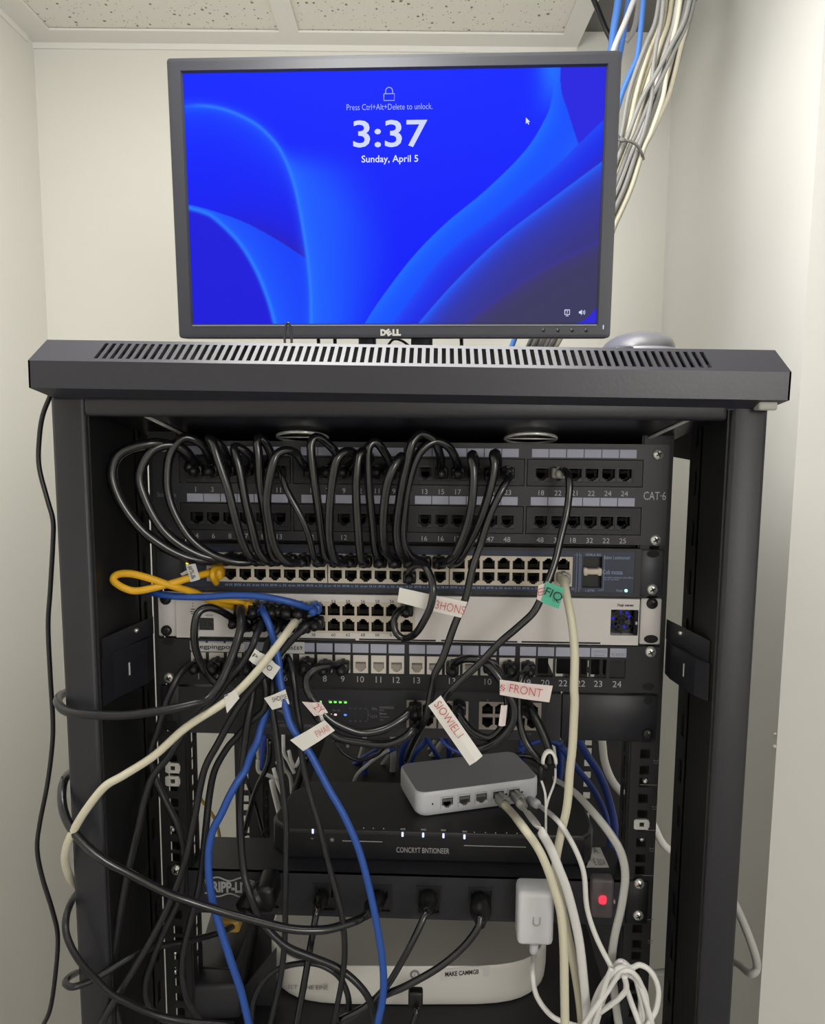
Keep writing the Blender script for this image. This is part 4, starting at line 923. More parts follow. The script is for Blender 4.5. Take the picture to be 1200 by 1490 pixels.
x, z = ml(765, 171, .0024); b.add([(x+p[0]*k, .0022, z-p[1]*k) for p in ((0, 0), (0, 8.5), (2, 6.6), (3.6, 9.6), (4.8, 9), (3.4, 6), (6, 6))], [(0, 6, 5, 2, 1), (2, 5, 4, 3)], 1)
x, z = ml(825, 454.5, .0024); line([(-3.5, -3.5), (3.5, -3.5), (3.5, 3), (-3.5, 3), (-3.5, -3.5)], .6, 1); line([(-2, 5), (2, 5)], .5, 1); b.text('7', (x, .0022, z), 4*k, None, 1)
x, z = ml(846, 454.5, .0024); b.add([(x+p[0]*k, .0022, z-p[1]*k) for p in ((-4, -1.5), (-2, -1.5), (0.3, -4), (.3, 4), (-2, 1.5), (-4, 1.5))], [(5, 4, 3, 2, 1, 0)], 1); line([(2, -2), (2.6, 0), (2, 2)], .5, 1); line([(4, -3.2), (4.8, 0), (4, 3.2)], .5, 1)
b.xf(MM).build('screen_text', ['scr_txt', 'scr_txt2', 'scr_txt3'], scr)['kind'] = 'stuff'
# maker's mark with its tilted E, buttons, power mark
b = MB(); x, z = ml(568, 483.8); h = .0076; lg = .0042
b.text('D', (x-.0085, -.0004, z), h, .0066, bold=.07); b.text('LL', (x+.0073, -.0004, z), h, .0100, bold=.07)
a = math.radians(32); b.text('E', (x-.0022, -.0005, z), h*.98, .0056, xd=(math.cos(a), 0, math.sin(a)), zd=(-math.sin(a), 0, math.cos(a)), bold=.07)
b.xf(MM).build('logo', 'logo', mon)
for px in (790.5, 811.5, 832, 852.5):
    x, z = ml(px, 480.5); b = MB(); b.cyl((x, .0006, z), (0, -1, 0), .0022, .0014, 14, 0, .0019); b.xf(MM).build('button', 'bezel', mon)
x, z = ml(877.5, 476); b = MB(); b.rbox(x-.0006, x+.0006, -.0008, .0004, z-.0026, z+.0026, .0005, 1); b.xf(MM).build('power_light', 'scr_txt2', mon)
# stand
b = MB()
for px0, px1 in ((522, 546), (598, 629)): b.rbox(X(px0, 498, .245), X(px1, 498, .245), .238, .262, zc_+.004, .16, .003, 1)
b.rbox(X(522, 498, .245), X(629, 498, .245), .236, .264, .11, .23, .004, 1); b.build('stand_neck', 'bezel', mon)
b = MB(); p0, p1 = X(505, 503, .12), X(853, 505, .12); b.rbox(p0, p1, .125, .36, zc_-.001, zc_+.007, .003, 2); b.build('stand_base', 'bezel', mon)

# ================================================================== MOUSE
Ym = .06; a, c = at(872, 505, Ym), at(979, 505, Ym); ztop = Z(932, 484, Ym)
ms = thing('computer_mouse', 'silver grey computer mouse lying on the rack top right of the monitor', 'mouse', ((a[0]+c[0])/2, Ym, zc_-.002))
def blob(z0, z1, sx, sy, n=28, m=12, off=.0):
    b = MB(); vs = []; cx = (a[0]+c[0])/2
    for j in range(m+1):
        t = j/m*math.pi/2; rr_ = math.cos(t)**.75; zz = z0+(z1-z0)*math.sin(t)
        for i in range(n):
            q = 2*math.pi*i/n; cq, sq = math.cos(q), math.sin(q)
            vs.append((cx+sx*rr_*abs(cq)**.86*(1 if cq > 0 else -1)+off*math.sin(t)*.012, Ym+sy*rr_*abs(sq)**.86*(1 if sq > 0 else -1), zz))
    b.add(vs, [(j*n+i, j*n+(i+1) % n, (j+1)*n+(i+1) % n, (j+1)*n+i) for j in range(m) for i in range(n)]+[tuple(range(n))[::-1], tuple(range(m*n, m*n+n))], 0, True); return b
hx = (c[0]-a[0])/2; z0 = zc_-.003
lo_ = blob(z0, z0+(ztop-z0)*.86, hx, .056, off=.1); lo_.build('side_shell', 'mouse_side', ms)
up_ = blob(z0+(ztop-z0)*.30, ztop, hx*.93, .052, off=.35); up_.build('top_shell', 'mouse_top', ms)
b = MB(); b.rbox(a[0]+.004, a[0]+.026, Ym-.050, Ym-.02, z0+.003, z0+.010, .003, 2); b.build('side_grip', 'mouse_dk', ms)
b = MB(); b.cyl(((a[0]+c[0])/2-.004, Ym+.028, ztop-.006), (1, 0, 0), .008, .008, 16); b.build('scroll_wheel', 'mouse_dk', ms)
# ================================================================== CABLES
def plug_on(parent, me, px, py, y, rot=None): return inst('plug', me, parent, at(px, py, y), rot)
def bow(pts, y0, ym, y1):                    # depth: y0 at the first point, out to ym in the middle, y1 at the last
    n = len(pts)-1; o = []
    for i, p in enumerate(pts):
        t = i/n; s = math.sin(math.pi*t)**.6; o.append((p[0], p[1], (y0+(y1-y0)*t)*(1-s)+ym*s))
    return o
G1 = 'black patch cords looping from the CAT-6 panel to the blue switch'
L = {
 'A': ([(283, 678), (262, 652), (240, 646), (220, 645), (190, 652), (170, 665), (163, 687), (167, 710), (180, 737), (203, 767), (227, 787), (257, 805), (290, 815), (337, 815)], 'largest black patch cord loop, bulging furthest left past the rack rail'),
 'B': ([(289, 684), (275, 662), (255, 648), (230, 650), (212, 667), (203, 693), (208, 717), (223, 750), (243, 777), (273, 799), (307, 812), (358, 815)], 'second black patch cord loop from the left, crossing the left rail'),
 'C': ([(311, 684), (300, 655), (287, 642), (267, 637), (248, 660), (243, 697), (248, 730), (263, 763), (283, 789), (313, 809), (347, 818), (379, 815)], 'third black patch cord loop from the left, over the printed left end of the panel'),
 'D': ([(335, 684), (330, 664), (320, 648), (305, 638), (310, 645), (317, 667), (332, 713), (343, 757), (353, 790), (366, 812), (383, 816)], 'fourth black patch cord from the left, slanting down to the right'),
 'E': ([(359, 684), (368, 670), (357, 657), (342, 650), (342, 660), (348, 680), (357, 730), (367, 770), (375, 800), (388, 816), (402, 816)], 'fifth black patch cord from the left, with a scuffed pale streak along it'),
 'F': ([(383, 684), (395, 668), (388, 648), (377, 637), (374, 645), (376, 663), (378, 703), (385, 747), (390, 785), (398, 812), (421, 817)], 'sixth black patch cord from the left, nearly vertical under its high bend'),
 'G': ([(453, 686), (443, 678), (430, 660), (417, 655), (404, 660), (398, 673), (392, 697), (388, 730), (392, 763), (400, 797), (417, 818), (444, 818)], 'seventh black patch cord loop from the left, arching wide before the block gap'),
 'H': ([(407, 688), (404, 680), (409, 690), (417, 713), (437, 750), (450, 783), (457, 812), (466, 818)], 'thin-looking black patch cord slanting right from behind the seventh loop'),
 'I': ([(477, 686), (490, 663), (473, 643), (460, 636), (453, 645), (453, 663), (457, 697), (463, 740), (468, 780), (474, 811), (490, 818)], 'thick-looking upright black patch cord under the left chrome ring'),
 'J': ([(501, 686), (518, 667), (512, 658), (503, 657), (494, 663), (488, 675), (483, 703), (479, 747), (480, 790), (490, 818), (511, 818)], 'black patch cord bowing left of jack 9 of the second block'),
 'K': ([(525, 686), (538, 668), (534, 659), (527, 657), (522, 665), (519, 690), (518, 713), (520, 757), (523, 797), (526, 818), (532, 818)], 'black patch cord in the middle, hanging straight left of the tall twin arches'),
 'L': ([(549, 686), (567, 677), (557, 655), (546, 643), (537, 650), (535, 667), (537, 713), (542, 763), (546, 800), (553, 818)], 'black patch cord with a glossy bend just left of the tall twin arches'),
 'M': ([(573, 686), (588, 672), (584, 664), (577, 672), (568, 690), (561, 716), (557, 763), (560, 800), (575, 818)], 'black patch cord sweeping left below the tall twin arches'),
 'N': ([(642, 688), (640, 662), (630, 640), (613, 631), (602, 640), (597, 653), (587, 693), (580, 733), (576, 773), (582, 805), (597, 818)], 'highest black patch cord arch in the middle, touching the roof panel'),
 'O': ([(666, 688), (664, 670), (652, 650), (634, 642), (615, 653), (603, 673), (594, 705), (588, 745), (586, 785), (596, 808), (617, 818)], 'second tall black arch, reaching furthest right of the twin arches'),
 'P': ([(690, 688), (692, 672), (688, 661), (685, 667), (689, 687), (687, 727), (680, 763), (664, 803), (650, 818), (638, 821)], 'black patch cord bowing down left of the jack numbered 17'),
 'Q': ([(714, 690), (724, 675), (722, 660), (717, 663), (719, 681), (709, 725), (694, 766), (680, 795), (667, 815), (655, 822)], 'black patch cord leaning left, second from the long slanted one'),
}
zig = 0; cab = {}
for k, (p, lab) in L.items():
    zig += 1; ym = -.040-.008*((zig*2) % 3)
    big = 15.2 if k in 'AB' else (13.2 if k != 'H' else 10)
    c_ = cable('patch_cord', lab, bow(p, -.006, ym, -.020), big, 'cab_black', None, G1, n=5); cab[k] = c_
    plug_on(c_, PLUG_K, p[0][0], p[0][1], -.006)
for k, px in zip('ABCDEFGHIJKLMNO', (337, 358, 379.5, 401, 422.5, 443.5, 466, 490, 511, 532, 553.5, 575, 596.5, 617, 638.5)):
    plug_on(cab[k], PLUG_K, px, 812.5+(px-337)*.0155, -.008, (0, 0, 0))
c_ = cable('patch_cord', 'long black patch cord slanting from jack 23 down across the white switch', ydef([(738, 688, -.006), (740, 688, -.02), (741, 694, -.036), (731, 711, -.045), (712, 751, -.046), (698, 795, -.046), (687, 828, -.048), (677, 871, -.05), (661, 910, -.052), (644, 958, -.054), (633, 980, -.054), (629, 999, -.05), (620, 1041, -.045), (603, 1078, -.01), (592, 1105, .03)], 0), 11.4, 'cab_black', None, G1, n=5)
plug_on(c_, PLUG_K, 738, 688, -.006)
S = cable('patch_cord', 'black patch cord from jack 22 running down past the green tag to the jack panel', ydef([(812, 688, -.006), (820, 684, -.024), (827, 694, -.034), (828, 715, -.038), (824, 747, -.04), (816, 780, -.045), (807, 818, -.05), (794, 853, -.055), (778, 888, -.058), (756, 910, -.06), (727, 935, -.062), (699, 964, -.062), (674, 987, -.060), (650, 1011, -.055), (640, 1030, -.045), (628, 1040, -.02)], 0), 11.4, 'cab_black', None, G1, n=5)
plug_on(S, PLUG_G, 811, 688, -.006)
def tag(parent, quad, Y, texts, m='paper', name='label_tag'):
    """paper flag: quad of pixels in order; texts = (string, px centre, height px, width px, direction px, material)"""
    q = [at(px, py, Y+dy) for (px, py), dy in zip(quad, (0, .001, .004, .003))]
    b = MB(); th = np.array([0, .0004, 0]); mid1 = (q[0]+q[1])/2+np.array([0, -.0015, 0]); mid2 = (q[3]+q[2])/2+np.array([0, -.0015, 0])
    top = [q[0], mid1, q[1]]; bot = [q[3], mid2, q[2]]
    vs = top+bot+[p+th for p in top+bot]
    b.add(vs, [(0, 1, 4, 3), (1, 2, 5, 4), (6, 9, 10, 7), (7, 10, 11, 8), (0, 3, 9, 6), (2, 8, 11, 5), (0, 6, 7, 1), (1, 7, 8, 2), (3, 4, 10, 9), (4, 5, 11, 10)])
    o = b.build(name, m, parent)
    for (t, c, h, wd, d, mt_) in texts:
        d = np.array(d, float); d /= np.hypot(*d); cc = at(*c, Y-.0026); e1 = at(c[0]+d[0], c[1]+d[1], Y-.0026)-cc; e2 = at(c[0]+d[1], c[1]-d[0], Y-.0026)-cc
        x_ = e1/np.linalg.norm(e1); z_ = e2/np.linalg.norm(e2); k = np.linalg.norm(e1)
        MB().text(t, cc, h*k, wd*k if wd else None, xd=x_, zd=z_, bold=-.012 if mt_ == 'print_r' else 0).build('printing', mt_, o)
    return o
g = tag(S, [(783, 852), (797, 846), (797, 880), (781, 872)], -.066, [('Ш', (788, 861), 11, 10, (.25, 1), 'print_r')], 'paper_pink')
g = tag(S, [(794, 846), (821, 856), (813, 886), (787, 876)], -.068, [('FIQ', (805, 866), 15, 26, (.9, .42), 'print_k')], 'paper_green')
# curly cord between the two switches
U_ = cable('patch_cord', 'short black cord curling as a ring from the blue switch into the white switch', ydef([(596, 838, -.006), (594, 834, -.022), (603, 823, -.042), (616, 823, -.056), (625, 836, -.064), (630, 856, -.070), (627, 880, -.070), (618, 901, -.066), (605, 921, -.056), (590, 929, -.04), (578, 923, -.038), (573, 910, -.036), (575, 897, -.032), (583, 887, -.024), (592, 885, -.008)], 0), 11, 'cab_black', n=6)
plug_on(U_, PLUG_K, 596, 838.5, -.008); plug_on(U_, PLUG_K, 592, 886, -.008)
tag(U_, [(581, 855), (680, 876), (671, 899), (578, 876)], -.060, [('3HONS', (655, 884), 12.5, 43, (.976, .217), 'print_r')])
# yellow and blue at the left of the switches
Y1 = cable('patch_cord', 'yellow patch cord looping out left of the rack rail from the blue switch', ydef([(318, 832, -.012), (303, 834, -.026), (276, 841, -.04), (253, 848, -.048), (225, 855, -.055), (197, 860, -.06), (177, 854, -.062), (165, 844, -.06), (171, 836, -.058), (191, 835, -.058), (219, 842, -.056), (248, 852, -.05), (282, 862, -.036), (310, 875, -.022), (344, 884, -.008)], 0), 11, 'cab_yellow', n=6)
yp = plug_mesh('plug_yellow', 'cab_yellow', .018, .0118, .0100, False); plug_on(Y1, yp, 318, 833, -.008); plug_on(Y1, yp, 357, 884, -.01)
tag(Y1, [(270, 822), (284, 820), (291, 843), (277, 847)], -.046, [('#%&', (279, 833), 8, 20, (.3, 1), 'print_k')], 'strip_wh'); tag(Y1, [(262, 835), (274, 828), (276, 833), (265, 838)], -.044, [], 'strip_wh')
Y2 = cable('patch_cord', 'short yellow patch cord stub bending down beside the first port of the blue switch', ydef([(322, 826, -.010), (313, 827, -.022), (309, 833, -.028), (310, 841, -.028), (315, 849, -.020)], 0), 9, 'cab_yellow', n=5)
Y3 = cable('patch_cord', 'yellow patch cord lying under the blue one, entering the white switch', ydef([(300, 872, -.012), (320, 874, -.02), (345, 876, -.02), (365, 880, -.01)], 0), 8, 'cab_yellow', n=5); plug_on(Y3, yp, 365, 882, -.01)
B1 = cable('patch_cord', 'blue patch cord running level across the top edge of the white switch', ydef([(196, 864, .05), (208, 861, .0), (219, 862, -.024), (233, 865, -.036), (259, 868, -.04), (299, 868.5, -.042), (338, 866, -.044), (381, 868, -.044), (423, 876, -.040), (448, 884, -.028), (463, 886, -.008)], 0), 10, 'cab_blue', n=6)
bp_ = plug_mesh('plug_blue', 'cab_blue'); plug_on(B1, bp_, 459, 884, -.012)
B2 = cable('patch_cord', 'long blue patch cord hanging from the white switch down the front to the bottom', ydef([(382, 882, -.01), (382, 888, -.03), (386, 896, -.038), (392, 911, -.04), (400, 938, -.04), (405, 961, -.042), (406.5, 981, -.046), (410.5, 1005, -.05), (416, 1032, -.052), (425, 1059, -.054), (449, 1093, -.056), (462, 1117, -.058), (480, 1151, -.06), (500, 1186, -.062), (521, 1234, -.064), (536, 1288, -.066), (548, 1345, -.068), (557, 1405, -.07), (557, 1450, -.07), (548, 1495, -.07)], 0), 11, 'cab_blue', n=5); plug_on(B2, bp_, 385, 884, -.01)
tag(B2, [(384, 1016), (415, 1003), (421, 1024), (396, 1033)], -.056, [('SHDJ]SE', (407, 1017), 9, 22, (.95, -.25), 'print_k')])
B3 = cable('patch_cord', 'blue patch cord bowing to the left in front of the power strip', ydef([(400, 985, -.012), (392, 1020, -.03), (380, 1057, -.036), (374, 1080, -.04), (364, 1100, -.042), (357, 1120, -.044), (345, 1138, -.05), (333, 1160, -.054), (322, 1184, -.056), (309, 1210, -.058), (303, 1246, -.06), (306, 1294, -.062), (318, 1342, -.064), (336, 1399, -.066), (351, 1444, -.066), (363, 1495, -.066)], 0), 11.5, 'cab_blue', n=5)
# black cords out of the white switch and the jack panel
def bc(label, pts, wd, y=(-.02, -.06), m='cab_soft', plug=None, name='patch_cord', **k):
    o = cable(name, label, pts, wd*(1.1 if 'black' in label else 1), m, y, n=5, **k)
    if plug: plug_on(o, PLUG_K, *plug)
    return o
bc('black cord looping left over the small display of the white switch', [(344, 901, -.01), (336, 898, -.024), (321, 889, -.036), (304, 884, -.044), (289, 891, -.05), (283, 912, -.052), (284, 941, -.05), (293, 967, -.046), (304, 984, -.04), (315, 993, -.036), (330, 990, -.032), (345, 978, -.026)], 10.5, None, 'cab_black', (345, 902, -.01))
bc('black cord from the white switch that runs left and wraps round the left post', [(352, 884, -.01), (350, 888, -.036), (351, 907, -.05), (347, 927, -.056), (338, 954, -.06), (330, 974, -.066), (318, 998, -.074), (300, 1018, -.084), (282, 1024, -.092), (240, 1033, -.1), (180, 1041, -.104), (120, 1039, -.104), (95, 1034, -.098), (84, 1022, -.085), (88, 1012, -.06), (100, 1006, -.03)], 12, None, plug=(353, 884, -.01))
bc('black cord that falls from the white switch and leans left to the rack foot', [(388, 897, -.01), (384, 900, -.03), (373, 924, -.05), (366, 943, -.054), (354, 963, -.056), (338, 981, -.058), (318, 1008, -.06), (296, 1035, -.06), (270, 1062, -.062), (246, 1100, -.064), (222, 1130, -.066), (210, 1164, -.068), (202, 1200, -.07), (189, 1255, -.072), (177, 1315, -.074), (165, 1390, -.074), (162, 1435, -.074), (171, 1480, -.074), (177, 1497, -.074)], 10, None, plug=(388, 884, -.01))
bc('black cord from jack 1 of the white-jack panel, hanging beside the left rail', [(290, 966, -.01), (276, 968, -.02), (262, 980, -.03), (252, 998, -.036), (240, 1026, -.04), (229, 1065, -.042), (219, 1095, -.042), (224, 1128, -.042), (240, 1164, -.042), (258, 1200, -.042), (267, 1234, -.042), (267, 1270, -.043), (262, 1306, -.044), (240, 1352, -.05), (222, 1395, -.055), (212, 1426, -.055), (213, 1456, -.055), (228, 1477, -.055), (252, 1488, -.055), (300, 1492, -.05)], 9.5, None, plug=(290, 967, -.008))
bc('black cord from the lower right plug of the white switch, slanting far down left', [(466, 906, -.01), (448, 909, -.03), (437, 919, -.034), (421, 935, -.036), (405, 954, -.038), (380, 985, -.042), (357, 1013, -.046), (339, 1041, -.05), (318, 1080, -.052), (300, 1113, -.054), (291, 1146, -.054), (282, 1195, -.056), (267, 1261, -.060), (246, 1315, -.066), (222, 1363, -.07), (192, 1414, -.078), (165, 1459, -.086), (144, 1497, -.09)], 10, None, 'cab_soft', (462, 905, -.012))
bc('black cord curving through the gap beside the left rail and down to the power brick', [(409, 895, -.01), (405, 914, -.030), (390, 935, -.034), (383, 975, -.036), (388, 1010, -.038), (384, 1033, -.038), (363, 1051, -.036), (345, 1072, -.036), (330, 1089, -.036), (312, 1122, -.038), (304, 1162, -.04), (299, 1210, -.046), (291, 1285, -.05), (276, 1345, -.052), (267, 1384, -.054), (265, 1420, -.054), (273, 1456, -.054), (293, 1488, -.05)], 9.5, None, 'cab_soft', (409, 885, -.01))
bc('thick-looking black cord in the cluster over the power strip logo, ending at a low loop', [(365, 968, -.01), (369, 990, -.03), (366, 1020, -.036), (360, 1050, -.04), (352, 1117, -.042), (349, 1171, -.044), (350, 1211, -.046), (354, 1264, -.05), (363, 1300, -.055), (375, 1330, -.056), (391, 1354, -.058), (419, 1378, -.058), (455, 1393, -.056), (491, 1408, -.056), (521, 1432, -.058), (539, 1459, -.058), (546, 1495, -.058)], 10, None, plug=(365, 968, -.008))
bc('thin dark cord printed with small type, hanging over the left end of the black switch', [(390, 968, -.01), (396, 994, -.034), (397, 1034, -.04), (401, 1060, -.042), (406, 1104, -.046), (412.6, 1157, -.05), (416.5, 1198, -.052), (416, 1250, -.054), (415, 1315, -.056), (414.5, 1360, -.056), (408.5, 1420, -.056), (392, 1495, -.056)], 8, None, plug=(390, 968, -.008))
bc('thin dark cord crossing the first white light of the black switch', [(416, 966, -.01), (418, 955, -.03), (424, 971, -.038), (428, 994, -.042), (432, 1028, -.044), (437, 1060, -.046), (438, 1090, -.048), (443.5, 1125, -.05), (453, 1164, -.052), (465, 1204, -.054), (476, 1250, -.056), (488, 1294, -.058), (497, 1330, -.06), (501.5, 1375, -.06), (498.5, 1420, -.06), (484, 1495, -.06)], 8.2, None, plug=(416, 968, -.008))
bc('thin black cord crossing behind the printed dark cord at the rack back', [(392, 1075, .1), (390, 1110, .1), (372, 1150, .1), (362, 1185, .1), (355, 1215, .1)], 7, None, 'cab_black'); bc('thin black cord crossing the other one in an X at the rack back', [(352, 1115, .11), (362, 1145, .11), (374, 1178, .11), (384, 1215, .11)], 5, None, 'cab_black')
BK = [o for o in COL.objects if o.name.startswith('patch_cord') and 'black' in o.get('label', '')]
def cord_of(t): return next(o for o in BK if t in o['label'])
boot = plug_mesh('boot', 'plug_black', .019, .0130, .0125)
for k, (px, py, t) in enumerate(((360, 906, 'small display'), (374, 885, 'wraps round the left post'), (400, 885, 'far down left'), (402, 906, 'rack foot'), (422, 886, 'power brick'), (422, 907, 'far down left'), (438, 887, 'power brick'), (444, 908, 'far down left'), (381, 906, 'rack foot'))):
    plug_on(cord_of(t), boot, px, py, -.010)
for px, t in ((316, 'jack 1 of the white-jack'), (342, 'jack 1 of the white-jack'), (447, 'power brick')): plug_on(cord_of(t), boot, px, 967, -.008)
# white cord at the left with taped flags
W1 = cable('patch_cord', 'white patch cord with paper flags, sweeping down left and round the left post', ydef([(436, 903, -.01), (430, 904, -.03), (424, 911, -.044), (410.5, 930, -.06), (390, 957, -.066), (370, 981, -.07), (346, 1006, -.074), (321, 1026, -.08), (270, 1059, -.09), (225, 1099, -.098), (180, 1128, -.104), (153, 1144, -.106), (129, 1173, -.106), (111, 1201, -.104), (98, 1228, -.1), (94.5, 1252, -.092), (102, 1278, -.07), (112, 1290, -.04)], 0), 11.8, 'cab_cream', n=5)
plug_on(W1, plug_mesh('plug_gray', 'cab_gray'), 433, 902, -.012)
tag(W1, [(371, 944), (386, 953), (374, 969), (362, 960)], -.064, [('P', (371, 955), 6, 7, (.7, .6), 'print_k')]); tag(W1, [(395, 960), (408, 971), (396, 989), (381, 977)], -.064, [('O', (392, 972), 8, 8, (.9, .5), 'print_k')])
tag(W1, [(326, 1012), (343, 1003), (348, 1016), (330, 1038)], -.084, [('–', (329, 1012), 1.5, 6, (.9, -.5), 'print_k')])
# heavy cords at the left post and the power strip
bc('heavy black power cord from behind the left post to the second strip outlet', [(112, 1118, -.03), (94, 1134, -.07), (90, 1164, -.09), (98, 1195, -.1), (120, 1225, -.104), (150, 1250, -.104), (186, 1270, -.1), (240, 1298, -.09), (279, 1312, -.084), (330, 1328, -.08), (378, 1341, -.078), (425, 1352, -.076), (470, 1353, -.07), (500, 1346, -.06), (524, 1337, -.05), (536, 1326, -.036), (545, 1316, -.018)], 11.5, None, 'cab_black', name='power_cord')
bc('black cord bowing round the left post and down to the rack foot', [(112, 1300, -.04), (104, 1312, -.08), (96, 1336, -.1), (97.5, 1363, -.106), (114, 1396, -.106), (138, 1423, -.1), (159, 1444, -.096), (186, 1459, -.09), (222, 1475, -.08), (270, 1486, -.074), (340, 1492, -.07)], 9.5, None, name='power_cord')
o = bc('dark cord hooked round the left post and rising right to the power strip', [(112, 1415, -.05), (100, 1422, -.085), (95, 1431, -.1), (105, 1436, -.106), (125, 1430, -.1), (150, 1417, -.09), (195, 1390, -.07), (228, 1378, -.05), (276, 1369, -.03), (321, 1356, .0), (345, 1345, .03)], 9.5, None, name='power_cord')
b = MB(); p = at(338, 1342, .03); b.rbox(p[0]-.012, p[0]+.010, .02, .04, p[2]-.006, p[2]+.008, .003, 2); b.build('yellow_plug', 'cab_tan', o)
def power_plug(parent, px0, py0, px1, py1, y0, y1, wpx):
    a, c = at(px0, py0, y0), at(px1, py1, y1); d = c-a; w_ = mm(wpx, 0, -.47)/2
    b = MB().tube([a, a+d*.3, a+d*.55, a+d*.6, a+d*.8, c], [w_*1.1, w_*1.25, w_*1.2, w_*.85, w_*.75, w_*.5], 12); return b.build('plug', 'plug_black', parent)
c3 = bc('black power cord from the third outlet crossing down left over the white router', [(622, 1322, -.03), (618, 1332, -.04), (602, 1366, -.048), (581, 1405, -.052), (560, 1438, -.054), (530, 1466, -.056), (495, 1484, -.056)], 9.5, None, 'cab_black', name='power_cord'); power_plug(c3, 624, 1306, 620, 1329, -.004, -.038, 22)
c4 = bc('black power cord from the rightmost outlet crossing the router badge', [(699, 1332, -.04), (695, 1350, -.044), (674, 1378, -.046), (638, 1408, -.048), (590, 1435, -.05), (560, 1448, -.05), (520, 1474, -.05), (490, 1495, -.05)], 10, None, 'cab_black', name='power_cord'); power_plug(c4, 699, 1310, 699, 1346, -.004, -.044, 25)
c1 = bc('black power cord hanging straight from the outlet under the first white light', [(463, 1318, -.03), (460, 1330, -.04), (452, 1375, -.044), (440, 1444, -.046), (430, 1497, -.046)], 9.5, None, 'cab_black', name='power_cord'); power_plug(c1, 470, 1303, 462, 1323, -.004, -.034, 16)
c2 = bpy.data.objects['power_cord']; power_plug(c2, 552, 1306, 531, 1334, -.004, -.046, 20)
# angled plug in the first outlet
c0 = bc('black power cord dropping left from the bulky angled plug by the logo', [(352, 1312, -.03), (360, 1326, -.04), (372, 1338, -.046), (398, 1360, -.048), (425, 1385, -.048), (470, 1399, -.044)], 9, None, 'cab_black', name='power_cord')
b = MB(); a, q = at(382, 1284, -.03), at(398, 1322, -.03); b.rbox(a[0]-.006, q[0]+.002, -.04, -.003, q[2], a[2], .005, 2); p, r_ = at(378, 1300, -.03), at(348, 1320, -.03); b.tube([p+np.array([.004, 0, 0]), (p*2+r_)/3, (p+r_*2)/3, r_], [.013, .012, .009, .005], 12); b.build('plug', 'plug_black', c0)
bc('thin black loop arching over the letters on the white router', [(364, 1497, -.056), (368, 1460, -.05), (380, 1432, -.046), (398, 1414, -.044), (425, 1403.5, -.042), (458, 1402, -.042), (485, 1414, -.042), (500, 1432, -.042), (507.5, 1459, -.044), (503, 1497, -.046)], 8, None, 'cab_soft')
o = bc('short black lead with a square plug below the router badge', [(605, 1462, .0), (606, 1470, -.01), (603, 1482, -.012), (597, 1497, -.012)], 7, None, 'cab_black'); b = MB(); a, q = at(594, 1440, .0), at(615, 1461, .0); b.rbox(a[0], q[0], -.005, .006, q[2], a[2], .002, 2); b.tube([at(605, 1460, .0), at(605, 1464, .0), at(605, 1469, -.004)], [.005, .0045, .003], 10); b.build('plug', 'plug_black', o)
# cords at the dark router and the white-jack panel
R1 = bc('black cord from jack 9 swooping under the green lights to the first router ports', [(603, 1030, -.01), (598, 1033, -.032), (587, 1044, -.04), (560, 1060, -.046), (530, 1066, -.05), (506, 1060, -.052), (479, 1045.5, -.054), (457, 1020, -.052), (446.5, 999, -.048), (448, 983, -.042), (461, 972, -.036), (482, 968, -.026), (498, 968, -.01)], 11.5, None, 'cab_black', (604, 1030, -.012)); plug_on(R1, PLUG_K, 499, 969, -.008); plug_on(R1, PLUG_K, 473, 969, -.008)
tag(R1, [(439, 1021), (467, 1022), (477, 1037), (457, 1042)], -.06, [('2Y', (464, 1031), 10, 14, (.75, .65), 'print_r')], 'paper_pink')
tag(R1, [(422, 1077), (472, 1048), (487, 1063), (441, 1093)], -.062, [('FIHAII', (469, 1064), 9.5, 21, (.88, -.48), 'print_r')])
tag(R1, [(464, 1041), (469, 1040), (473, 1049), (468, 1050)], -.059, [])
bc('black cord hanging lower beside the swooping one, from the lower router port', [(604, 1050, -.012), (602, 1058, -.034), (587, 1074, -.04), (560, 1083, -.04), (524, 1080, -.04), (494, 1074, -.04), (478, 1062, -.038), (462, 1045, -.03), (454, 1030, -.02)], 11, None, 'cab_black', (605, 1050, -.012))
R2 = bc('black cord arching from jack 15 over to the FRONT tag and curling below it', [(658, 970, -.01), (660, 966, -.03), (674, 959, -.04), (690, 959, -.046), (706, 964, -.05), (719, 976, -.053), (730, 992, -.055), (741, 1012, -.056), (748, 1032, -.056), (745, 1053, -.056), (732, 1071, -.054), (714, 1084, -.05), (694, 1090, -.045), (676, 1086, -.038), (660, 1075, -.03)], 11, None, 'cab_black', (658, 970, -.006))
tag(R2, [(727, 989), (804, 998), (799, 1022), (727, 1011)], -.068, [('FRONT', (765, 1005), 12.5, 48, (.985, .17), 'print_r'), ('§', (731, 1001), 10, 8, (.98, .15), 'print_r')], 'paper_pink')
tag(R2, [(729, 1026), (738, 1026), (735, 1056), (725, 1056)], -.064, [], 'paper_pink')
R3_ = bc('black cord from the second router block curving below and behind the white SIOWIE tag', [(668, 1030, -.012), (667, 1038, -.03), (677, 1054, -.036), (690, 1067, -.04), (710, 1074, -.044), (726, 1064, -.046), (736, 1046, -.048), (738, 1020, -.048), (734, 995, -.046), (722, 972, -.04), (712, 966, -.02)], 10.5, None, 'cab_black', (668, 1029, -.012)); plug_on(R3_, PLUG_K, 712, 968, -.008)
tag(S, [(623, 1027), (641, 1012), (702, 1100), (683, 1114)], -.07, [('SIOWIEL.I', (653, 1047), 11.5, 60, (.575, .82), 'print_r')])
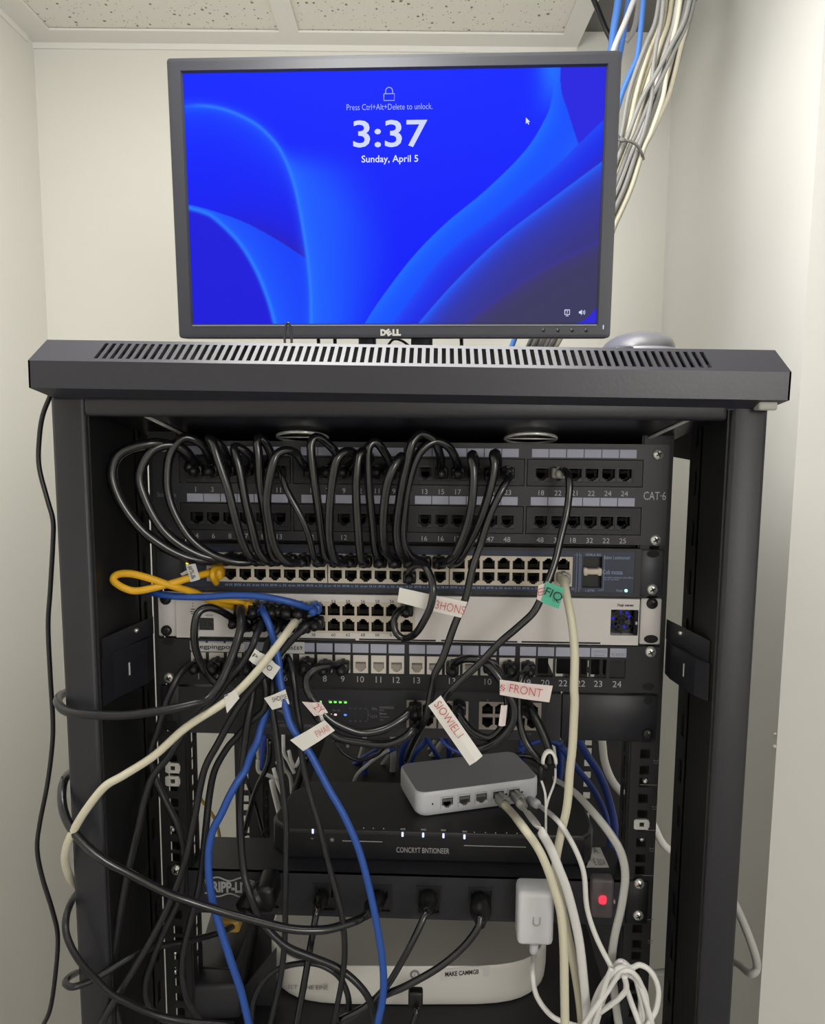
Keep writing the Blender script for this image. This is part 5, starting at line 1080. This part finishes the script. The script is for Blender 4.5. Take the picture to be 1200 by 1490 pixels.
P19 = bc('black cord from jack 19 hanging down behind the FRONT tag', [(768, 972, -.01), (767, 975, -.022), (759, 984, -.032), (755, 1000, -.036), (754, 1020, -.038), (755, 1047, -.04), (762, 1073, -.042), (773, 1092, -.044), (787, 1108, -.044), (795, 1116, -.044)], 10, None, 'cab_black', (768, 971, -.006))
P18 = bc('black cord from the last router block dropping to the white clip', [(769, 1030, -.012), (772, 1034, -.03), (783, 1053, -.036), (793, 1076, -.04), (798, 1092, -.042), (800, 1112, -.044)], 12, None, 'plug_black', (766, 1029, -.012)); plug_on(P18, PLUG_K, 741, 971, -.008)
b = MB(); P = [at(799+9.5*math.cos(math.pi*q/10), 1110-18*math.sin(math.pi*q/10)*.95, -.050) for q in range(11)]; b.tube(P, mm(2.6), 8, flat=2.2); b.build('white_clip', 'paper', P18)
for lab, pts in (('thin white wire pair hanging from the white clip, left strand', [(784, 1118, -.045), (787, 1134, -.046), (793, 1155, -.046), (794, 1183, -.046), (794, 1216, -.044)]), ('thin white wire hanging from the white clip, right strand', [(808, 1118, -.044), (807, 1137, -.045), (798, 1162, -.046), (794.5, 1176, -.046)])): bc(lab, pts, 3.6, None, 'cab_white', name='wire')
b = MB(); b.rbox(X(782, 1120, -.045), X(791, 1120, -.045), -.05, -.04, Z(786, 1134, -.045), Z(786, 1112, -.045), .002, 1); b.build('sleeve', 'plug_black', P19)
# cream and white cords on the right
C1 = cable('patch_cord', 'thick cream cord hanging from the last blue switch port down the right side', ydef([(819, 842, -.01), (820, 845, -.026), (823, 862, -.04), (832, 907, -.05), (836, 954, -.056), (835, 1000, -.06), (836, 1020, -.06), (834.5, 1053, -.06), (832.7, 1087, -.06), (829, 1122, -.06), (825, 1172, -.06), (815, 1218, -.058), (808, 1262, -.054), (814, 1300, -.05), (824, 1350, -.05), (833, 1395, -.05), (842, 1450, -.05), (847, 1497, -.05)], 0), 12.5, 'cab_cream', n=5); plug_on(C1, PLUG_G, 819, 840, -.008)
cm_ = plug_mesh('plug_cream', 'plug_clear', .018)
def msw_plug(o, px, py, me):
    u, zz = face_u(px, py); inst('plug', me, o, mpp @ Vector((u, -.008, zz)), (0, 0, math.atan2(ux[1], ux[0])))
m0 = mpp @ Vector((*[face_u(724, 1166)[0]], -.026, face_u(724, 1166)[1])); m1 = mpp @ Vector((face_u(747, 1163)[0], -.026, face_u(747, 1163)[1])); m2 = mpp @ Vector((face_u(768, 1160)[0], -.02, face_u(768, 1160)[1]))
C2 = cable('patch_cord', 'cream cord from the fourth port of the small white switch to the bottom edge', ydef([(732, 1170, float(m0[1])-.004), (745, 1183, float(m0[1])-.026), (759, 1201, -.075), (780, 1230, -.082), (794, 1258, -.084), (806, 1293, -.084), (816, 1330, -.084), (820, 1380, -.084), (821, 1440, -.084), (822, 1497, -.084)], 0), 12.5, 'cab_cream', n=6); msw_plug(C2, 724, 1166, cm_)
C3 = cable('patch_cord', 'flat white cord from the fifth port of the small white switch', ydef([(752, 1167, float(m1[1])-.004), (766, 1181, float(m1[1])-.024), (783, 1204, -.062), (801, 1235, -.066), (812, 1262, -.068), (826, 1300, -.068), (841.6, 1365, -.066), (850, 1437, -.064), (855, 1497, -.064)], 0), 13, 'cab_white', n=6, flat=.45); msw_plug(C3, 747, 1163, cm_)
C4 = cable('power_cord', 'thin white lead from the small white switch to the coiled cable', ydef([(774, 1165, float(m2[1])-.002), (787, 1174, float(m2[1])-.02), (811, 1194, -.06), (829, 1221, -.062), (843, 1250, -.064), (850, 1276, -.064), (854, 1322, -.064), (868, 1365, -.066), (890, 1409, -.07)], 0), 7.6, 'cab_white', n=6)
b = MB(); p = at(770, 1164, float(m2[1])); q = at(781, 1170, float(m2[1])-.018); b.tube([p, p+(q-p)*.7, q, q+(q-p)*.12], [.0042, .0050, .0048, .0026], 12); b.build('plug', 'mini_white', C4)
rib = bc('grey flat ribbon cord bowing from behind the small switch to the coil', [(806, 1134, .04), (822, 1143, .02), (839, 1156, .0), (867, 1187, -.03), (890, 1217, -.04), (904, 1243, -.044), (909.5, 1275, -.046), (904, 1319, -.048), (893.5, 1365, -.05), (890, 1405, -.05), (895, 1455, -.05), (901, 1497, -.05)], 12, None, 'cab_gray', flat=.4)
wc = bc('white lead from the U adapter curving to the right along the bottom', [(776.5, 1390, Ya+.02), (775, 1419, -.045), (781, 1450, -.05), (802, 1478, -.055), (826, 1489, -.06), (850, 1496, -.06)], 7.6, None, 'cab_white', name='power_cord')
# coil of white cable at the lower right
cs = [[(852, 1490), (863, 1460), (873, 1438), (887, 1417), (897, 1403), (904, 1399), (913, 1405), (922, 1418), (928, 1432), (932, 1454), (930, 1490)],
      [(905, 1401), (918, 1408), (930, 1404), (943, 1410), (953, 1424), (958, 1443), (955, 1467), (947, 1483), (940, 1495)],
      [(871, 1474), (888, 1462), (903, 1450), (911, 1438), (908, 1420)],
      [(848, 1492), (866, 1466), (883, 1443), (897, 1422), (912, 1412), (925, 1420), (933, 1434), (940, 1452), (943, 1490)],
      [(867, 1492), (878, 1453), (888, 1433), (903, 1418), (920, 1421), (930, 1434), (938, 1454), (949, 1490)],
      [(910, 1434), (918, 1458), (928, 1485), (932, 1496)],
      [(858, 1492), (870, 1462), (884, 1428), (898, 1410), (908, 1408), (920, 1414), (928, 1436), (935, 1470), (936, 1495)],
      [(890, 1409), (884, 1422), (878, 1440), (870, 1470), (862, 1495)]]
b = MB()
for i, s in enumerate(cs): b.tube(spline(pix(ydef(s, -.062-.006*(i % 4), -.07-.006*(i % 3))), 7), mm(7.8, -.06, -.6)/2, 8)
props(b.build('coiled_cable', 'cab_white'), 'coil of thin white cable bunched at the lower right of the rack', 'cable')
# cords at the back of the rack, seen through the openings
def back(lab, pts, wd, m, name='patch_cord', **k): return bc(lab, pts, wd, None, m, name=name, **k)
back('white cord curving behind the right rail below the dark router', [(872, 1055, .1), (876, 1080, .1), (880, 1110, .1), (893, 1140, .1), (920, 1168, .1), (945, 1190, .12), (966, 1230, .14), (1000, 1250, .16)], 11, 'cab_white')
back('blue cord hanging behind the flat ribbon at the right', [(838, 1070, .12), (853, 1097, .12), (871, 1125, .12), (883, 1155, .12), (892, 1190, .12), (898, 1240, .12), (900, 1300, .12), (902, 1420, .12)], 11, 'cab_blue_dk')
back('blue cord left of the other hanging blue cord at the right', [(815, 1085, .14), (839, 1118, .14), (860, 1144, .14), (874, 1170, .14), (884, 1200, .14), (890, 1250, .14)], 9, 'cab_blue_dk')
bl = [('blue cord leaning right at the rack back, first behind the white switch', [(600, 1062), (588, 1085), (584, 1105), (586, 1135), (590, 1170)], 9, 'cab_blue_dk', .24), ('bright-edged blue cord leaning left behind the small white switch', [(622, 1060), (618, 1079), (603, 1097), (594, 1118), (590, 1140)], 8, 'cab_blue', .23), ('blue cord crossing to the right behind the white tag', [(618, 1064), (624, 1079), (634, 1096), (645, 1115), (650, 1135)], 7, 'cab_blue_dk', .21), ('blue cord arc beside the left edge of the white tag', [(632, 1040), (635, 1058), (643, 1077), (655, 1088), (675, 1098)], 6, 'cab_blue_dk', .05), ('short upright blue cord behind the white tag', [(648, 1070), (653, 1090), (652, 1112), (650, 1135)], 8, 'cab_blue_dk', .26), ('dark blue cord slanting left behind the swooping black cords', [(570, 1078), (557, 1087), (530, 1102), (512, 1116), (496, 1135), (485, 1170)], 8, 'cab_blue_dk', .25), ('dark blue cord bending down above the black switch', [(575, 1088), (556, 1096), (540, 1102), (531, 1116), (529, 1140), (530, 1170)], 8, 'cab_blue_dk', .22),
 ('pale grey cord hanging straight beside the blue ones at the back', [(571, 1060), (572, 1085), (572, 1110), (570, 1140), (570, 1170)], 9, 'cab_gray', .23), ('pale grey cord curving left of the straight grey one', [(572, 1085), (565, 1100), (555, 1116), (549, 1140), (546, 1170)], 7, 'cab_gray', .25), ('pale grey cord slanting behind the dark router edge', [(532, 1066), (528, 1085), (524, 1100), (518, 1118), (514, 1170)], 6, 'cab_gray', .27), ('short grey cord end pointing down left above the black switch', [(566, 1091), (548, 1102), (532, 1115), (518, 1130), (506, 1165)], 5, 'cab_gray', .2), ('grey flat cord slanting left below the white tag', [(648, 1075), (634, 1094), (617, 1115), (604, 1132)], 10, 'cab_gray', .28), ('second grey flat cord slanting beside the first below the white tag', [(660, 1090), (645, 1106), (630, 1118), (616, 1135)], 9, 'cab_gray', .29), ('third grey cord slanting nearest the bright-edged blue one', [(632, 1078), (622, 1094), (610, 1112), (600, 1130)], 5, 'cab_gray', .3)]
for lab, pts, wd, m, y in bl: back(lab, [(a, c, y) for a, c in pts], wd, m)
for lab, pts, wd, m, y in [
 ('white cord hooked over the others in the left back corner', [(375, 1105), (376, 1122), (390, 1128), (405, 1133), (412, 1120), (402, 1108)], 6, 'cab_gray', .2), ('white cord dropping to the left edge of the black switch', [(395, 1135), (398, 1150), (403, 1170), (408, 1190)], 7.5, 'cab_white', .18), ('white cord at the left back running up beside the thin cords', [(412, 1065), (413, 1095), (420, 1108), (428, 1125)], 5.5, 'cab_white', .24), ('short white cord bending under the FIHAII tag', [(420, 1092), (424, 1108), (430, 1115), (438, 1100), (446, 1095)], 5.5, 'cab_white', .22), ('white cord crossing low behind the printed dark cord', [(405, 1085), (412, 1115), (422, 1130), (425, 1155)], 6, 'cab_gray', .26), ('blue cord stub in the left back corner', [(384, 1070), (382, 1095), (380, 1118)], 8, 'cab_blue_dk', .22), ('grey cord leaning in the left back corner', [(376, 1078), (375, 1095), (377, 1112)], 5, 'cab_gray', .28),
 ('white cord running low at the left back corner behind the printed cord', [(398, 1118), (404, 1140), (413, 1160), (420, 1178), (424, 1195)], 6, 'cab_white', .2), ('black cord leaning behind the white crumpled cords', [(446, 1098), (438, 1125), (430, 1150), (422, 1180)], 10, 'plug_black', .17), ('grey cord sagging across the black switch back edge', [(486, 1078), (500, 1096), (522, 1106), (548, 1098), (562, 1082)], 5, 'cab_soft', .18), ('pale cord standing at the back beside the swooping black cords', [(506, 1070), (506, 1095), (507, 1120), (508, 1150)], 4, 'uline', .3), ('loose white cords crumpled beside the white router', [(390, 1345), (382, 1360), (376, 1378), (374, 1390)], 7, 'cab_white', .18), ('grey cord behind the power strip at the left gap', [(312, 1325), (306, 1345), (297, 1362)], 4, 'cab_gray', .35)]: back(lab, [(a, c, y) for a, c in pts], wd, m)
back('black loop standing behind the small white switch', [(700, 1128, .2), (722, 1106, .2), (750, 1099, .2), (775, 1102, .2), (796, 1118, .2)], 8, 'cab_soft'); back('second black loop lower behind the small white switch', [(706, 1135, .19), (735, 1111, .19), (760, 1111, .19), (792, 1132, .19)], 9, 'cab_soft')
for lab, pts, wd in (('blue cord running right under the dark router end', [(755, 1092, .16), (772, 1082, .16), (795, 1076, .16), (812, 1084, .16), (835, 1100, .18)], 9), ('blue cord hanging down behind the cord from jack 19', [(756, 1068, .2), (758, 1090, .2), (764, 1115, .2), (775, 1140, .2)], 6), ('broad blue cord hanging left of the thick cream cord', [(812, 1078, .22), (815, 1100, .22), (814, 1125, .22), (808, 1150, .22)], 11)): back(lab, pts, wd, 'cab_blue_dk')
back('tan cord hanging in the bright gap beside the left rail', [(286, 1150, .38), (293, 1164, .38), (304, 1178, .38), (314, 1196, .38), (320, 1222, .38), (322, 1260, .38)], 5, 'cab_tan')
back('grey cord looping out beside the right post against the wall', [(1060, 1300, .02), (1069, 1316, .02), (1083, 1347, .01), (1097, 1385, .0), (1101, 1408, .0), (1092, 1417, .0), (1077, 1405, .02), (1062, 1400, .05), (1010, 1408, .1), (965, 1414, .14), (930, 1418, .15)], 11, 'cab_gray')
back('thin black cord hanging down the wall left of the rack', [(73, 576, -.05), (62, 605, -.05), (57, 640, -.05), (57, 680, -.05), (69, 727, -.05), (77, 757, -.05), (77, 790, -.05), (73, 860, -.05), (70, 910, -.05), (73, 980, -.05), (77, 1050, -.05), (75, 1095, -.05), (68, 1146, -.05), (58, 1197, -.05), (54, 1235, -.05), (61, 1275, -.05), (76, 1324, -.05), (84, 1362, -.05), (81, 1414, -.05), (73, 1468, -.05), (60, 1497, -.05)], 6.5, 'cab_soft', name='power_cord')
# cords on the rack top
back('thin black cable loop standing up in front of the monitor bezel', [(415, 508, .09), (414, 490, .09), (416, 474, .09), (419, 470, .09), (422, 475, .09), (424, 490, .09), (424, 508, .09)], 3.4, 'cab_soft', name='wire')
for lab, px in (('black lead below the monitor, left of the stand', 462), ('black lead below the monitor beside the stand', 486), ('black lead below the monitor, right of the stand', 670)): back(lab, [(px, 480, .26), (px+1, 492, .26), (px+1.5, 506, .26)], 5, 'cab_black', name='wire')
back('black leads crossing in an inverted V under the maker mark', [(562, 506, .28), (572, 494, .28), (585, 496, .28), (598, 506, .28)], 3.5, 'cab_black', name='wire')
# ------------------------------------------------------------------ bundle coming down from the ceiling
def bun(name, lab, pts, wd, m, y, grp='cables of the ceiling bundle', flat=None):
    return cable('data_cable', lab, [(a, c, y+(.0 if len(p) < 3 else p[2])) for p in pts for a, c in [p[:2]]], wd, m, None, grp, n=5, seg=7)
BY = [-40, 0, 34, 67, 109, 144, 193, 216, 271, 307, 334, 400, 508]
BL = [962, 957, 951, 937, 921, 911, 903, 896, 872, 852, 838, 812, 765]; BR = [1018, 1011, 1004, 994, 983, 972, 950, 938, 921, 906, 894, 870, 808]
rb = random.Random(11)
ordn = ['leftmost', 'second', 'third', 'fourth', 'fifth', 'sixth', 'seventh', 'eighth', 'ninth', 'tenth', 'eleventh', 'twelfth', 'thirteenth', 'fourteenth', 'fifteenth', 'sixteenth', 'rightmost']
for i in range(17):                                                 # outer layer, weaving a little against each other
    a0, ph = rb.uniform(.02, .05), rb.uniform(0, 6.3); pts = []
    for k, yq in enumerate(BY):
        t = min(.97, max(.03, i/16+a0*math.sin(ph+k*.75)*(1 if k < 6 else .6))); pts.append((BL[k]+(BR[k]-BL[k])*t, yq))
    m = ('bun_gray', 'cab_cream', 'cab_white', 'cab_cream', 'cab_cream', 'bun_gray', 'cab_cream', 'cab_cream', 'bun_gray', 'cab_white', 'bun_gray', 'bun_gray', 'bun_gray', 'cab_cream', 'bun_gray', 'cab_cream', 'bun_gray')[i]
    bun('data_cable', '%s %s cable of the ceiling bundle, counted from the left at the tie' % (ordn[i], {'bun_gray': 'grey', 'cab_cream': 'cream', 'cab_white': 'white'}[m]), pts, 6.6, m, .485+.008*(i % 3)+.03*i/16)
for i in range(6):                                                  # strands that cross over the front or hide behind
    t0, t1 = ((.15, .75), (.85, .2), (.6, .95), (.95, .45), (.3, .1), (.5, .6))[i]; pts = []
    for k, yq in enumerate(BY):
        q = min(1, max(0, (k-1)/6)); q = q*q*(3-2*q); pts.append((BL[k]+(BR[k]-BL[k])*(t0+(t1-t0)*q), yq))
    m = ('bun_gray', 'bun_gray', 'cab_cream', 'bun_gray', 'cab_white', 'cab_white')[i]
    bun('data_cable', {'bun_gray': 'grey', 'cab_cream': 'cream', 'cab_white': 'white'}[m]+' cable woven through the ceiling bundle, '+['first', 'fifth', 'fourth', 'last', 'second', 'third'][i]+' from the left at the ceiling', pts, 6.6, m, (.472, .468, .476, .474, .53, .53)[i])
for lab, pts, wd, m, y in (('blue cable at the left of the ceiling opening', [(902, -30), (898, 10), (893, 40), (889, 72), (884, 110)], 11, 'cab_blue_lt', .6), ('blue cable behind the white one in the ceiling opening', [(918, -30), (913, 10), (908, 40), (902, 75), (896, 110)], 9, 'cab_blue_lt', .62), ('blue cable at the right of the ceiling opening, running down behind the monitor edge', [(938, -30), (935, 10), (931, 50), (926, 85), (915, 110), (905, 135), (893, 175), (870, 250), (820, 380), (760, 470), (742, 510)], 8, 'cab_blue_lt', .56), ('white cable slanting across the blue ones in the ceiling opening', [(935, -30), (922, 0), (910, 30), (895, 65), (884, 100)], 8, 'cab_white', .57), ('black cable hanging inside the ceiling opening', [(855, -20), (868, 10), (880, 40), (889, 60), (893, 90)], 8, 'cab_soft', .75), ('grey curved cable inside the ceiling opening', [(930, -10), (927, 20), (921, 45), (911, 60)], 8, 'uline', .72)):
    bun('data_cable', lab, pts, wd, m, y, None)
b = MB(); P = [at(897, 199, .46), at(902, 204, .458), at(912, 205, .458), at(922, 208, .46), at(930, 216, .464), at(935, 228, .475), at(934, 230, .53), at(915, 210, .55), at(899, 202, .52), at(896, 200, .47)]
b.tube(spline(P, 4), mm(4.2, .48, .4)/2, 8); b.tube([at(903, 204, .457), at(901, 198, .455), at(897, 193, .455)], mm(2.2, .48, .4)/2, 6); p = at(905, 204, .456); b.rbox(p[0]-.004, p[0]+.004, p[1]-.003, p[1]+.002, p[2]-.003, p[2]+.003, .001, 1)
props(b.build('cable_tie', 'tie'), 'grey cable tie holding the ceiling bundle beside the monitor', 'cable tie')
for i, (px, m) in enumerate(((742, 'cab_blue_lt'), (752, 'cab_white'), (766, 'cab_white'), (780, 'cab_gray'), (793, 'cab_gray'), (806, 'cab_white'))): pass
# plaster blobs on the right wall
wrp = bpy.data.objects['wall_right']
for px, py, r in ((1128, 1068, .0022), (1127, 1086, .0034)):
    u = .47; best = None
    for s in np.linspace(0, WE, 600):
        p = at(px, py, .945-s*math.cos(RA)); xw = rm(UW, s, 0)[0]
        if p[0] <= xw: best = p; break
    if best is not None: b = MB(); b.cyl((best[0]+.001, best[1], best[2]), (-1, 0, 0), r, .004, 8, 0, r*.4); b.build('plaster_blob', 'wall_fine', wrp)
# ------------------------------------------------------------------ lift everything from camera-relative heights to floor level
for o in list(SC.objects):
    if o.parent is None and o.type in ('MESH', 'EMPTY'): o.location.z += H
